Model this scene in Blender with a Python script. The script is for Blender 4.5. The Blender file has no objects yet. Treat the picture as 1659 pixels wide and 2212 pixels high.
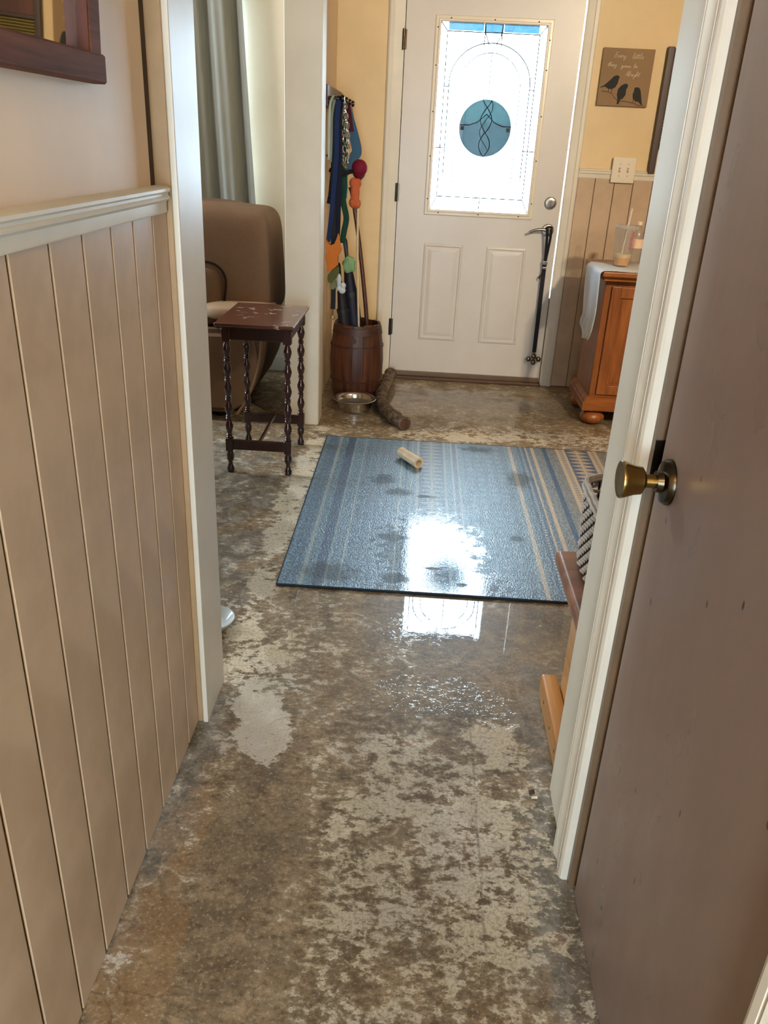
import bpy, bmesh, math, random
from mathutils import Vector, Matrix
random.seed(7)
S = bpy.context.scene
COL = S.collection
PI = math.pi

# ------------------------------------------------------------------ camera
YAW, PIT, ROL, FPX, CAMH = -0.0283360763, 0.430147037, 0.0498678593, 1741.298, 1.315
_f = Vector((math.sin(YAW)*math.cos(PIT), math.cos(YAW)*math.cos(PIT), -math.sin(PIT)))
_r0 = Vector((math.cos(YAW), -math.sin(YAW), 0)); _u0 = _r0.cross(_f)
_r = math.cos(ROL)*_r0 + math.sin(ROL)*_u0
_u = -math.sin(ROL)*_r0 + math.cos(ROL)*_u0
cam = bpy.data.objects.new('camera', bpy.data.cameras.new('camera'))
COL.objects.link(cam)
cam.matrix_world = Matrix(((_r.x, _u.x, -_f.x, 0), (_r.y, _u.y, -_f.y, 0), (_r.z, _u.z, -_f.z, CAMH), (0, 0, 0, 1)))
cam.data.sensor_fit = 'VERTICAL'; cam.data.sensor_height = 24.0
cam.data.lens = FPX/2212*24.0
cam.data.clip_start = 0.02
S.camera = cam

# ------------------------------------------------------------------ world, lights, exposure
SKY = 28.0
w = bpy.data.worlds.new('overcast_sky'); S.world = w; w.use_nodes = True
bg = w.node_tree.nodes['Background']
bg.inputs[0].default_value = (0.63, 0.83, 1.0, 1); bg.inputs[1].default_value = SKY

def portal(name, loc, sx, sy, rot):
    l = bpy.data.lights.new(name, 'AREA'); l.shape = 'RECTANGLE'; l.size = sx; l.size_y = sy
    l.cycles.is_portal = True
    o = bpy.data.objects.new(name, l); o.location = loc; o.rotation_euler = rot; COL.objects.link(o)
portal('front_door_portal', (0.31, 4.93, 1.44), 0.60, 0.96, (-PI/2, 0, 0))
portal('living_window_portal', (-1.60, 5.02, 1.45), 1.3, 1.25, (-PI/2, 0, 0))
portal('back_fill_portal', (-0.05, -1.72, 0.95), 0.7, 1.3, (PI/2, 0, 0))  # sampling portal of the window added behind the hall
portal('side_fill_portal', (-4.42, 4.1, 1.5), 1.25, 1.15, (0, -PI/2, 0))  # sampling portal of the added living room side window

def bulb(name, loc, power, color, size=0.05):
    l = bpy.data.lights.new(name, 'POINT'); l.energy = power; l.color = color; l.shadow_soft_size = size
    o = bpy.data.objects.new(name, l); o.location = loc; COL.objects.link(o)
WARM = (1.0, 0.83, 0.60); SOFT = (1.0, 0.76, 0.50)
bulb('entry_bulb', (1.57, 0.96, 2.34), 125, WARM, 0.045)
bulb('entry_bulb', (1.67, 1.04, 2.34), 125, WARM, 0.045)
bulb('hall_bulb', (-0.02, -1.05, 2.18), 32, SOFT, 0.09)
bulb('living_bulb', (-2.4, 3.7, 2.16), 62, (1.0, 0.98, 0.95), 0.20)

vs = S.view_settings
vs.view_transform = 'Standard'; vs.look = 'None'; vs.gamma = 1.0; vs.exposure = 0.35; vs.use_curve_mapping = False
S.cycles.caustics_reflective = False; S.cycles.caustics_refractive = False
S.cycles.sample_clamp_indirect = 6.0
S.cycles.adaptive_threshold = 0.02; S.cycles.max_bounces = 6; S.cycles.diffuse_bounces = 3; S.cycles.glossy_bounces = 4; S.cycles.transparent_max_bounces = 12

# ------------------------------------------------------------------ material helpers
def lin(c):
    return tuple(((v/255)/12.92 if v/255 <= 0.04045 else ((v/255+0.055)/1.055)**2.4) for v in c)

class NT:
    def __init__(self, name):
        self.m = bpy.data.materials.new(name); self.m.use_nodes = True
        self.t = self.m.node_tree; self.p = self.t.nodes['Principled BSDF']; self.out = self.t.nodes['Material Output']
        self.tc = self.t.nodes.new('ShaderNodeTexCoord')
    def n(self, ty, **kw):
        o = self.t.nodes.new(ty)
        for k, v in kw.items(): setattr(o, k, v)
        return o
    def link(self, a, b): self.t.links.new(a, b)
    def setin(self, node, key, v):
        s = node.inputs[key]
        if hasattr(v, 'is_output'): self.link(v, s)
        else:
            if s.type == 'RGBA' and len(v) == 3: v = (*v, 1)
            s.default_value = v
    def math(self, op, a, b=None, c=None, clamp=False):
        o = self.n('ShaderNodeMath', operation=op, use_clamp=clamp)
        for i, v in enumerate((a, b, c)):
            if v is not None: self.setin(o, i, v)
        return o.outputs[0]
    def mix(self, f, a, b, blend='MIX'):
        o = self.n('ShaderNodeMix', data_type='RGBA', blend_type=blend)
        self.setin(o, 0, f); self.setin(o, 6, a); self.setin(o, 7, b)
        return o.outputs[2]
    def mapped(self, scale=(1, 1, 1), src='Object', loc=(0, 0, 0)):
        o = self.n('ShaderNodeMapping'); self.link(self.tc.outputs[src], o.inputs[0])
        o.inputs['Scale'].default_value = scale; o.inputs['Location'].default_value = loc
        return o.outputs[0]
    def noise(self, vec, scale, detail=4, rough=0.55, dist=0.0):
        o = self.n('ShaderNodeTexNoise'); self.link(vec, o.inputs['Vector'])
        o.inputs['Scale'].default_value = scale; o.inputs['Detail'].default_value = detail
        o.inputs['Roughness'].default_value = rough; o.inputs['Distortion'].default_value = dist
        return o.outputs[0]
    def step(self, v, a, b, lo=0.0, hi=1.0):
        o = self.n('ShaderNodeMapRange', interpolation_type='SMOOTHSTEP')
        self.setin(o, 0, v); o.inputs[1].default_value = a; o.inputs[2].default_value = b
        o.inputs[3].default_value = lo; o.inputs[4].default_value = hi
        return o.outputs[0]
    def bump(self, h, strength=0.3, dist=0.005):
        o = self.n('ShaderNodeBump'); o.inputs['Strength'].default_value = strength; o.inputs['Distance'].default_value = dist
        self.link(h, o.inputs['Height']); self.link(o.outputs[0], self.p.inputs['Normal'])
        return o
    def xyz(self, vec):
        o = self.n('ShaderNodeSeparateXYZ'); self.link(vec, o.inputs[0]); return o.outputs
    def base(self, v): self.setin(self.p, 'Base Color', v)
    def P(self, **kw):
        for k, v in kw.items(): self.setin(self.p, k.replace('_', ' '), v)

def paint(name, c, rough=0.5, var=0.10, scale=6, bump=0.05, spec=0.5, bscale=90):
    """painted surface with slight mottling"""
    m = NT(name); c = lin(c); v = m.mapped()
    n1 = m.noise(v, scale, 5, 0.6)
    m.base(m.mix(m.step(n1, 0.3, 0.7), tuple(x*(1-var) for x in c), tuple(min(1, x*(1+var)) for x in c)))
    m.P(Roughness=rough)
    m.setin(m.p, 'Specular IOR Level', spec)
    if bump: m.bump(m.noise(v, bscale, 3), bump, 0.002)
    return m.m

def wood(name, c1, c2, rough=0.35, axis='z', scale=9, spec=0.5, coat=0.0, stretch=0.08):
    m = NT(name); a = lin(c1); b = lin(c2)
    sc = {'x': (stretch, 1, 1), 'y': (1, stretch, 1), 'z': (1, 1, stretch)}[axis]
    v = m.mapped(sc)
    n1 = m.noise(v, scale*3, 6, 0.65, 0.6); n2 = m.noise(v, scale*14, 3, 0.6)
    f = m.math('ADD', m.step(n1, 0.3, 0.7), m.math('MULTIPLY', m.math('SUBTRACT', n2, 0.5), 0.6), clamp=True)
    m.base(m.mix(f, a, b)); m.P(Roughness=rough); m.setin(m.p, 'Specular IOR Level', spec)
    if coat: m.setin(m.p, 'Coat Weight', coat); m.setin(m.p, 'Coat Roughness', 0.12)
    m.bump(n2, 0.08, 0.002)
    return m.m

def metal(name, c, rough=0.25):
    m = NT(name); v = m.mapped(); n = m.noise(v, 40, 3)
    m.base(m.mix(n, tuple(x*0.85 for x in lin(c)), lin(c))); m.P(Metallic=1.0, Roughness=rough)
    return m.m

def cloth(name, c, rough=0.9, var=0.2, scale=120, bump=0.25):
    m = NT(name); v = m.mapped(); n = m.noise(v, scale, 3); n2 = m.noise(v, 9, 4)
    c = lin(c)
    f = m.math('ADD', m.math('MULTIPLY', n, 0.5), m.math('MULTIPLY', n2, 0.5))
    m.base(m.mix(f, tuple(x*(1-var) for x in c), tuple(min(1, x*(1+var)) for x in c)))
    m.P(Roughness=rough); m.setin(m.p, 'Specular IOR Level', 0.25); m.bump(n, bump, 0.002)
    return m.m

M = {}
M['wall'] = paint('cream_wall_paint', (232, 205, 170), 0.55, 0.05, 3, 0.08)
M['living_wall'] = paint('pale_cream_wall_paint', (236, 228, 208), 0.5, 0.04, 3, 0.06)
M['front_wall'] = paint('warm_yellow_wall_paint', (232, 206, 158), 0.55, 0.05, 3, 0.08)
M['white'] = paint('cream_white_gloss_paint', (226, 219, 202), 0.42, 0.04, 5, 0.04)
M['door_white'] = paint('white_door_paint', (220, 214, 206), 0.34, 0.03, 4, 0.03)
M['ceiling'] = paint('ceiling_paint', (198, 188, 172), 0.8, 0.03, 4, 0.1)  # unseen ceiling toned down to cut bounced light
M['low_bounce'] = wood('brown_low_bounce_wall', (104, 78, 54), (80, 58, 40), 0.6, 'z', 4)  # unseen walls given a dark brown to cut bounced light
M['tan'] = paint('tan_trim_edge', (176, 146, 108), 0.4, 0.1, 8)
M['jamb'] = paint('brown_jamb', (112, 90, 66), 0.4, 0.1, 8)
M['groove'] = paint('ochre_groove', (118, 84, 40), 0.6, 0.2, 12)
M['dark_gap'] = paint('raw_brown_gap_shade', (70, 52, 36), 0.8, 0.2, 20)  # raw wood at the wall end; shade colour on both door stops
M['black'] = paint('black', (18, 17, 20), 0.5, 0.2, 30)
M['plastic_white'] = paint('white_plastic', (236, 226, 206), 0.3, 0.02, 10, 0)
M['steel'] = metal('brushed_steel', (226, 224, 218), 0.18)
M['nickel'] = metal('satin_nickel', (150, 142, 132), 0.3)
M['brass'] = metal('polished_brass', (168, 138, 78), 0.24)
M['antique'] = metal('antique_brass', (72, 62, 48), 0.24)
M['lead'] = paint('lead_came', (30, 32, 36), 0.6, 0.2, 30)
M['pine'] = wood('orange_pine', (172, 104, 48), (116, 62, 24), 0.38, 'z', 5, coat=0.12)
M['pine_x'] = wood('orange_pine_across', (172, 104, 48), (120, 64, 26), 0.38, 'x', 5, coat=0.12)
M['bench_pine'] = wood('pale_pine', (226, 170, 92), (196, 132, 64), 0.3, 'y', 5, coat=0.4)
M['bench_seat'] = wood('brown_bench_seat', (160, 108, 76), (120, 76, 52), 0.35, 'x', 4, coat=0.2)
M['mahogany'] = wood('dark_mahogany', (62, 26, 18), (28, 12, 10), 0.22, 'z', 8, coat=0.5)
M['frame_wood'] = wood('weathered_dark_wood', (126, 80, 58), (78, 46, 34), 0.75, 'y', 6, spec=.2)
M['rack_wood'] = wood('rack_wood', (88, 44, 34), (58, 28, 22), .4, 'y', 6)
M['frame_red'] = wood('red_brown_wood', (96, 40, 20), (60, 20, 10), 0.5, 'z', 6)
M['wash_wood'] = wood('washboard_wood', (62, 34, 26), (36, 18, 14), 0.45, 'z', 6)
M['stave'] = wood('barrel_stave_wood', (104, 60, 38), (54, 27, 18), 0.45, 'z', 7)
M['hoop'] = wood('barrel_hoop', (80, 46, 36), (52, 30, 24), 0.5, 'x', 7)

def plank_mat():
    m = NT('taupe_plank_paint'); v = m.mapped()
    n1 = m.noise(v, 4, 5, 0.6)
    c = lin((208, 182, 152)); d = lin((188, 162, 133))
    col = m.mix(m.step(n1, 0.35, 0.65), c, d)
    # horizontal scuffs worn through to a lighter coat
    sv = m.mapped((1, 0.6, 14)); ns = m.noise(sv, 5, 5, 0.7)
    big = m.noise(m.mapped((1, 1, 1), loc=(3, 0, 0)), 2.2, 2)
    sc = m.math('MULTIPLY', m.step(ns, 0.66, 0.72), m.step(big, 0.5, 0.62))
    col = m.mix(m.math('MULTIPLY', sc, 0.4), col, lin((205, 190, 170)))
    m.base(col); m.P(Roughness=0.42); m.bump(m.noise(m.mapped((1, 1, .1)), 70, 3), 0.10, 0.002)
    return m.m
M['plank'] = plank_mat()

def brown_door_mat():
    m = NT('brown_door_paint'); v = m.mapped((1, 1, 0.35))
    n1 = m.noise(v, 5, 5, 0.6)
    c = lin((150, 130, 121)); d = lin((130, 112, 104))
    col = m.mix(n1, c, d)
    vk = m.n('ShaderNodeTexVoronoi', voronoi_dimensions='2D'); PX = m.xyz(m.mapped((1, 1.6, 0.7))); cb_ = m.n('ShaderNodeCombineXYZ'); m.link(PX[1], cb_.inputs[0]); m.link(PX[2], cb_.inputs[1])
    m.link(cb_.outputs[0], vk.inputs['Vector']); vk.inputs['Scale'].default_value = 7.0
    sel = m.n('ShaderNodeSeparateColor'); m.link(vk.outputs['Color'], sel.inputs[0])
    nick = m.math('MULTIPLY', m.step(m.math('ADD', vk.outputs['Distance'], m.math('MULTIPLY', m.math('SUBTRACT', m.noise(v, 60, 2), .5), .04)), .022, .034, 1, 0), m.math('GREATER_THAN', sel.outputs[0], .62))
    col = m.mix(m.math('MULTIPLY', nick, .8), col, lin((52, 38, 34)))
    m.base(col); m.P(Roughness=m.step(m.noise(m.mapped((1, 1, .5)), 9, 3), 0.3, 0.7, 0.26, 0.40)); m.bump(m.noise(m.mapped((1, 1, .3)), 40, 3), 0.12, 0.003)
    return m.m
M['brown_door'] = brown_door_mat()

def glass_mat(name, tint, refl=0.04, rough=0.0):
    m = NT(name); t = m.t
    t.nodes.remove(m.p)
    tr = m.n('ShaderNodeBsdfTransparent'); gl = m.n('ShaderNodeBsdfGlossy'); mx = m.n('ShaderNodeMixShader')
    nz = m.noise(m.mapped(), 30, 2)
    c2 = m.mix(nz, tuple(x*0.9 for x in tint), tint)
    m.link(c2, tr.inputs[0]); gl.inputs['Roughness'].default_value = rough
    fr = m.n('ShaderNodeFresnel'); fr.inputs[0].default_value = 1.45
    m.link(fr.outputs[0], mx.inputs[0])
    m.link(tr.outputs[0], mx.inputs[1]); m.link(gl.outputs[0], mx.inputs[2]); m.link(mx.outputs[0], m.out.inputs[0])
    return m.m
M['pane'] = glass_mat('clear_leaded_glass', (0.97, 0.99, 1.0))
M['pane_blue'] = glass_mat('pale_blue_bevel_glass', (0.124, 0.186, 0.226))
M['medallion_upper'] = glass_mat('teal_glass', (0.0997, 0.1294, 0.127))
M['medallion_lower'] = glass_mat('grey_blue_glass', (0.0932, 0.1098, 0.11))
def milky_plastic(name, amt, tint=(0.97, 0.97, 0.96)):
    m = NT(name); m.t.nodes.remove(m.p)
    tr = m.n('ShaderNodeBsdfTransparent'); tr.inputs[0].default_value = (*tint, 1)
    df = m.n('ShaderNodeBsdfDiffuse'); df.inputs[0].default_value = (.85, .82, .78, 1)
    tl = m.n('ShaderNodeBsdfTranslucent'); tl.inputs[0].default_value = (.85, .82, .78, 1)
    gl = m.n('ShaderNodeBsdfGlossy'); gl.inputs['Roughness'].default_value = .12
    a = m.n('ShaderNodeMixShader'); a.inputs[0].default_value = .5; m.link(df.outputs[0], a.inputs[1]); m.link(tl.outputs[0], a.inputs[2])
    nz = m.noise(m.mapped(), 60, 2)
    b = m.n('ShaderNodeMixShader'); m.link(m.math('MULTIPLY', m.math('ADD', nz, .5), amt), b.inputs[0]); m.link(tr.outputs[0], b.inputs[1]); m.link(a.outputs[0], b.inputs[2])
    c = m.n('ShaderNodeMixShader'); c.inputs[0].default_value = .04; m.link(b.outputs[0], c.inputs[1]); m.link(gl.outputs[0], c.inputs[2])
    m.link(c.outputs[0], m.out.inputs[0])
    return m.m
M['clear_plastic'] = milky_plastic('clear_plastic', .10)

def mirror_mat():
    m = NT('mirror_glass'); m.base(m.mix(m.noise(m.mapped(), 8, 2), (0.80, 0.80, 0.76), (0.84, 0.84, 0.80))); m.P(Metallic=1.0, Roughness=0.02)
    return m.m
M['mirror'] = mirror_mat()

# ------------------------------------------------------------------ floor material
# where the old residue, grime, water and a painted puddle reflection lie: (weight, x, y, radius x, radius y, turn, inner, outer)
FLOOR_MASKS = {
    'grey': [(0.8, -0.95, 3.0, 0.52, 0.95), (0.8, -0.62, 2.45, 0.16, 0.25), (0.75, -0.52, 2.13, 0.10, 0.11), (0.8, 0.36, 1.0, 0.09, 0.6),
        (0.8, -0.46, 1.3, 0.07, 0.35), (0.6, 0.45, 4.5, 0.9, 0.25), (0.7, 0.38, 1.7, 0.09, 0.25), (0.5, -0.42, 1.62, 0.06, 0.2), (0.3, 0.2, 1.2, 0.3, 0.5)],
    'dk': [(0.9, -0.52, 2.12, 0.07, 0.09), (0.8, 0.375, 0.95, 0.06, 0.40), (0.6, 0.0, 3.95, 0.9, 0.05), (0.45, -0.27, 1.05, 0.12, 0.50), (1.0, 0.365, 1.30, 0.025, 0.10),
        (0.7, -0.32, 4.25, 0.22, 0.25), (0.5, 0.6, 4.12, 0.4, 0.06), (0.4, 0.06, 0.98, 0.09, 0.2), (0.9, -0.47, 1.5, 0.03, 0.06), (0.45, -0.62, 3.03, 0.13, 0.03),
        (0.4, 0.1, 1.72, 0.35, 0.12), (0.5, -0.42, 3.02, 0.10, 0.03), (0.6, -0.46, 2.25, 0.10, 0.03), (0.35, 0.25, 3.78, 0.7, 0.03), (0.4, 0.2, 2.05, 0.5, .2)],
    'og': [(0.8, -0.42, 1.10, 0.07, 0.5), (0.9, 0.31, 1.03, 0.045, 0.02), (0.7, 0.23, 0.85, 0.12, 0.12), (0.6, 0.95, 3.95, 0.25, 0.15), (0.5, -0.55, 2.2, 0.08, 0.08), (0.5, 0.33, 1.2, 0.05, 0.05), (0.5, -0.38, 0.8, 0.1, 0.3)],
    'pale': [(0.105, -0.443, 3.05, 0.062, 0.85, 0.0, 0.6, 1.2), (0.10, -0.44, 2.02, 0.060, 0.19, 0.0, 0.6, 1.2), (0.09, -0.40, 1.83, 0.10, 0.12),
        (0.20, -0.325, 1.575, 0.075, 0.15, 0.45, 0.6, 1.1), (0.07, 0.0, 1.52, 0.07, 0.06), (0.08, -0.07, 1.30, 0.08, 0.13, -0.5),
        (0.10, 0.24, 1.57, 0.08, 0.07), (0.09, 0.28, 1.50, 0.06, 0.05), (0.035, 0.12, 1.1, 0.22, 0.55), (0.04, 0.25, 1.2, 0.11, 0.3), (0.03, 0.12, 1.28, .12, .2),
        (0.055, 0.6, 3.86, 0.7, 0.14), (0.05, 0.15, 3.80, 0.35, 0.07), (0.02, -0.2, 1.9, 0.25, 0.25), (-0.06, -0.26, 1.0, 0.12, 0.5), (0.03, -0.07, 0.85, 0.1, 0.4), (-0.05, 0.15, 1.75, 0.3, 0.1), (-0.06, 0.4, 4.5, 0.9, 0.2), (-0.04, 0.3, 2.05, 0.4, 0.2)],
    'wet': [(0.75, 0.15, 2.1, 0.65, 0.5), (0.55, 0.1, 1.72, 0.4, 0.16), (0.6, -0.62, 2.75, 0.28, 0.6), (0.40, -0.32, 1.57, 0.14, 0.2), (0.6, 0.25, 1.55, 0.15, 0.12),
        (0.5, -0.02, 1.4, 0.12, 0.2), (0.35, 0.3, 4.3, 1.2, 0.5), (0.4, 0.1, 1.0, 0.4, 0.6)],
    'drops': [(1.0, 0.1, 1.72, 0.30, 0.10), (0.9, -0.60, 2.42, 0.12, 0.16), (0.7, 0.28, 1.62, 0.10, 0.2), (0.4, -0.05, 1.95, 0.2, 0.2), (0.4, 0.1, 1.2, 0.4, 0.5)],
    'pale_glare': [(1.0, -0.325, 1.575, 0.11, 0.18)],  # pale residue patch that also carries the painted puddle reflection
}
def floor_mat():
    m = NT('worn_wet_concrete')
    v = m.mapped()
    warp = m.noise(v, 6, 3, 0.7)
    n_lo = m.noise(v, 2.3, 2, 0.6)
    n_a = m.noise(v, 9, 6, 0.70, 0.5)
    n_b = m.noise(m.mapped((1, 1.5, 1), loc=(5, 3, 0)), 34, 5, 0.72)
    n_c = m.noise(v, 120, 3, 0.65)
    n_d = m.noise(m.mapped((1, 1, 1), loc=(-3, 8, 0)), 17, 5, 0.7, 0.3)
    MASK = {}
    for at_name, keys in (('floor_mask_a', ('grey', 'dk', 'og', 'pale')), ('floor_mask_b', ('wet', 'drops', 'pale_glare'))):
        an_ = m.n('ShaderNodeAttribute', attribute_name=at_name)
        sp_ = m.n('ShaderNodeSeparateColor'); m.link(an_.outputs['Color'], sp_.inputs[0])
        for k_, key in enumerate(keys): MASK[key] = an_.outputs['Alpha'] if k_ == 3 else sp_.outputs[k_]
    ctr = lambda n, k: m.math('MULTIPLY', m.math('SUBTRACT', n, 0.5), k)
    brown = m.mix(m.step(m.math('ADD', m.math('MULTIPLY', n_a, .45), m.math('MULTIPLY', n_b, .55)), 0.38, 0.62), lin((98, 81, 58)), lin((170, 150, 120)))
    brown = m.mix(m.math('MULTIPLY', m.step(n_d, 0.45, 0.62), 0.6), brown, m.mix(n_b, lin((120, 107, 86)), lin((166, 151, 126))))
    # grey smooth zones: living room side, along the walls, by the door
    grey = MASK['grey']
    gf = m.step(m.math('ADD', grey, ctr(n_a, 1.8)), 0.25, 0.75, 0, 0.85)
    col = m.mix(gf, brown, m.mix(m.step(n_d, 0.35, 0.65), lin((104, 100, 92)), lin((162, 157, 148))))
    # dark damp grime
    dk = MASK['dk']
    df = m.step(m.math('ADD', dk, ctr(m.math('ADD', m.math('MULTIPLY', n_d, 0.6), m.math('MULTIPLY', n_b, 0.4)), 4.0)), 0.25, 0.75)
    col = m.mix(m.math('MULTIPLY', df, 0.62), col, m.mix(n_b, lin((56, 46, 32)), lin((104, 88, 64))))
    # ochre / rust residue
    og = MASK['og']
    of = m.step(m.math('ADD', og, ctr(n_d, 3.0)), 0.4, 0.9)
    col = m.mix(m.math('MULTIPLY', of, 0.45), col, m.mix(n_a, lin((148, 112, 74)), lin((176, 142, 98))))
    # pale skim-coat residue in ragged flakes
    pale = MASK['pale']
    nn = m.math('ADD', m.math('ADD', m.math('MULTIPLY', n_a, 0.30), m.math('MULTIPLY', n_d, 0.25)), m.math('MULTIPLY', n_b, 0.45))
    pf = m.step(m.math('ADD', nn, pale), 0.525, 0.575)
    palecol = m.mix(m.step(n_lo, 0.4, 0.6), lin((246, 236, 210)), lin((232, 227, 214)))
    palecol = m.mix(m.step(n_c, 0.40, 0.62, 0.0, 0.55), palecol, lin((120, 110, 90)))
    pale_glare = MASK['pale_glare']
    palecol = m.mix(m.math('MULTIPLY', pale_glare, 0.75), palecol, lin((244, 242, 238)))  # puddle reflection painted white into the pale patch
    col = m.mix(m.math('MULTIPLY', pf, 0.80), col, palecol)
    # paint specks and pits
    col = m.mix(m.step(n_c, 0.57, 0.63, 0, 0.40), col, lin((196, 184, 158)))
    col = m.mix(m.step(n_c, 0.36, 0.44, 0.35, 0), col, lin((74, 62, 44)))
    col = m.mix(m.step(n_b, 0.62, 0.68, 0, 0.5), col, lin((60, 50, 36)))
    # cracks and old joint lines
    vo = m.n('ShaderNodeTexVoronoi', feature='DISTANCE_TO_EDGE'); vo.inputs['Scale'].default_value = 1.7
    wv = m.n('ShaderNodeVectorMath', operation='ADD'); m.link(v, wv.inputs[0])
    nv = m.n('ShaderNodeTexNoise'); m.link(v, nv.inputs['Vector']); nv.inputs['Scale'].default_value = 9; nv.inputs['Detail'].default_value = 3
    sv = m.n('ShaderNodeVectorMath', operation='SCALE'); m.link(nv.outputs['Color'], sv.inputs[0]); sv.inputs['Scale'].default_value = 0.14
    m.link(sv.outputs[0], wv.inputs[1]); m.link(wv.outputs[0], vo.inputs['Vector'])
    crack = m.math('MULTIPLY', m.step(vo.outputs['Distance'], 0.001, 0.005, 1, 0), m.step(m.noise(v, 3.1, 2), 0.50, 0.58))
    X = m.xyz(v)
    j = m.math('ABSOLUTE', m.math('SUBTRACT', X[0], m.math('ADD', 0.195, ctr(warp, 0.02))))
    joint = m.math('MULTIPLY', m.step(j, 0.0012, 0.0045, 1, 0), m.math('MULTIPLY', m.step(X[1], 1.62, 1.70, 1, 0), m.step(n_d, 0.4, 0.6)))
    dark = m.math('MAXIMUM', m.math('MULTIPLY', crack, 0.7), m.math('MULTIPLY', joint, 0.8))
    col = m.mix(m.math('MULTIPLY', dark, 0.5), col, lin((58, 46, 30)))
    # water film
    wet = MASK['wet']
    wn = m.math('ADD', wet, ctr(n_a, 0.9))
    soak = m.step(wn, 0.1, 0.5)
    col = m.mix(m.math('MULTIPLY', soak, 0.6), col, m.mix(1.0, col, lin((202, 196, 182)), 'MULTIPLY'))
    m.base(col)
    m.setin(m.p, 'Coat Weight', m.step(wn, 0.05, 0.40, 0.12, 1.0))
    m.setin(m.p, 'Specular IOR Level', 0.3)
    m.setin(m.p, 'Coat Roughness', m.step(wn, 0.1, 0.45, 0.24, 0.004))
    m.setin(m.p, 'Coat IOR', 1.5)
    m.P(Roughness=m.step(wn, 0.1, 0.5, 0.6, 0.45))
    h = m.math('ADD', m.math('MULTIPLY', m.noise(v, 40, 2, .6), 0.6), m.math('MULTIPLY', m.noise(v, 120, 1), 0.4))
    m.bump(h, 0.30, 0.004)
    # the film lies flat except where drops and grit break it
    bc = m.n('ShaderNodeBump'); bc.inputs['Distance'].default_value = 0.003
    drops = MASK['drops']
    m.setin(bc, 'Strength', m.math('ADD', 0.004, m.math('MULTIPLY', m.math('MULTIPLY', drops, m.step(n_b, 0.49, 0.54)), 0.55)))
    m.link(m.noise(v, 95, 2, 0.5), bc.inputs['Height'])
    m.link(bc.outputs[0], m.p.inputs['Coat Normal'])
    return m.m
M['floor'] = floor_mat()

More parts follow.
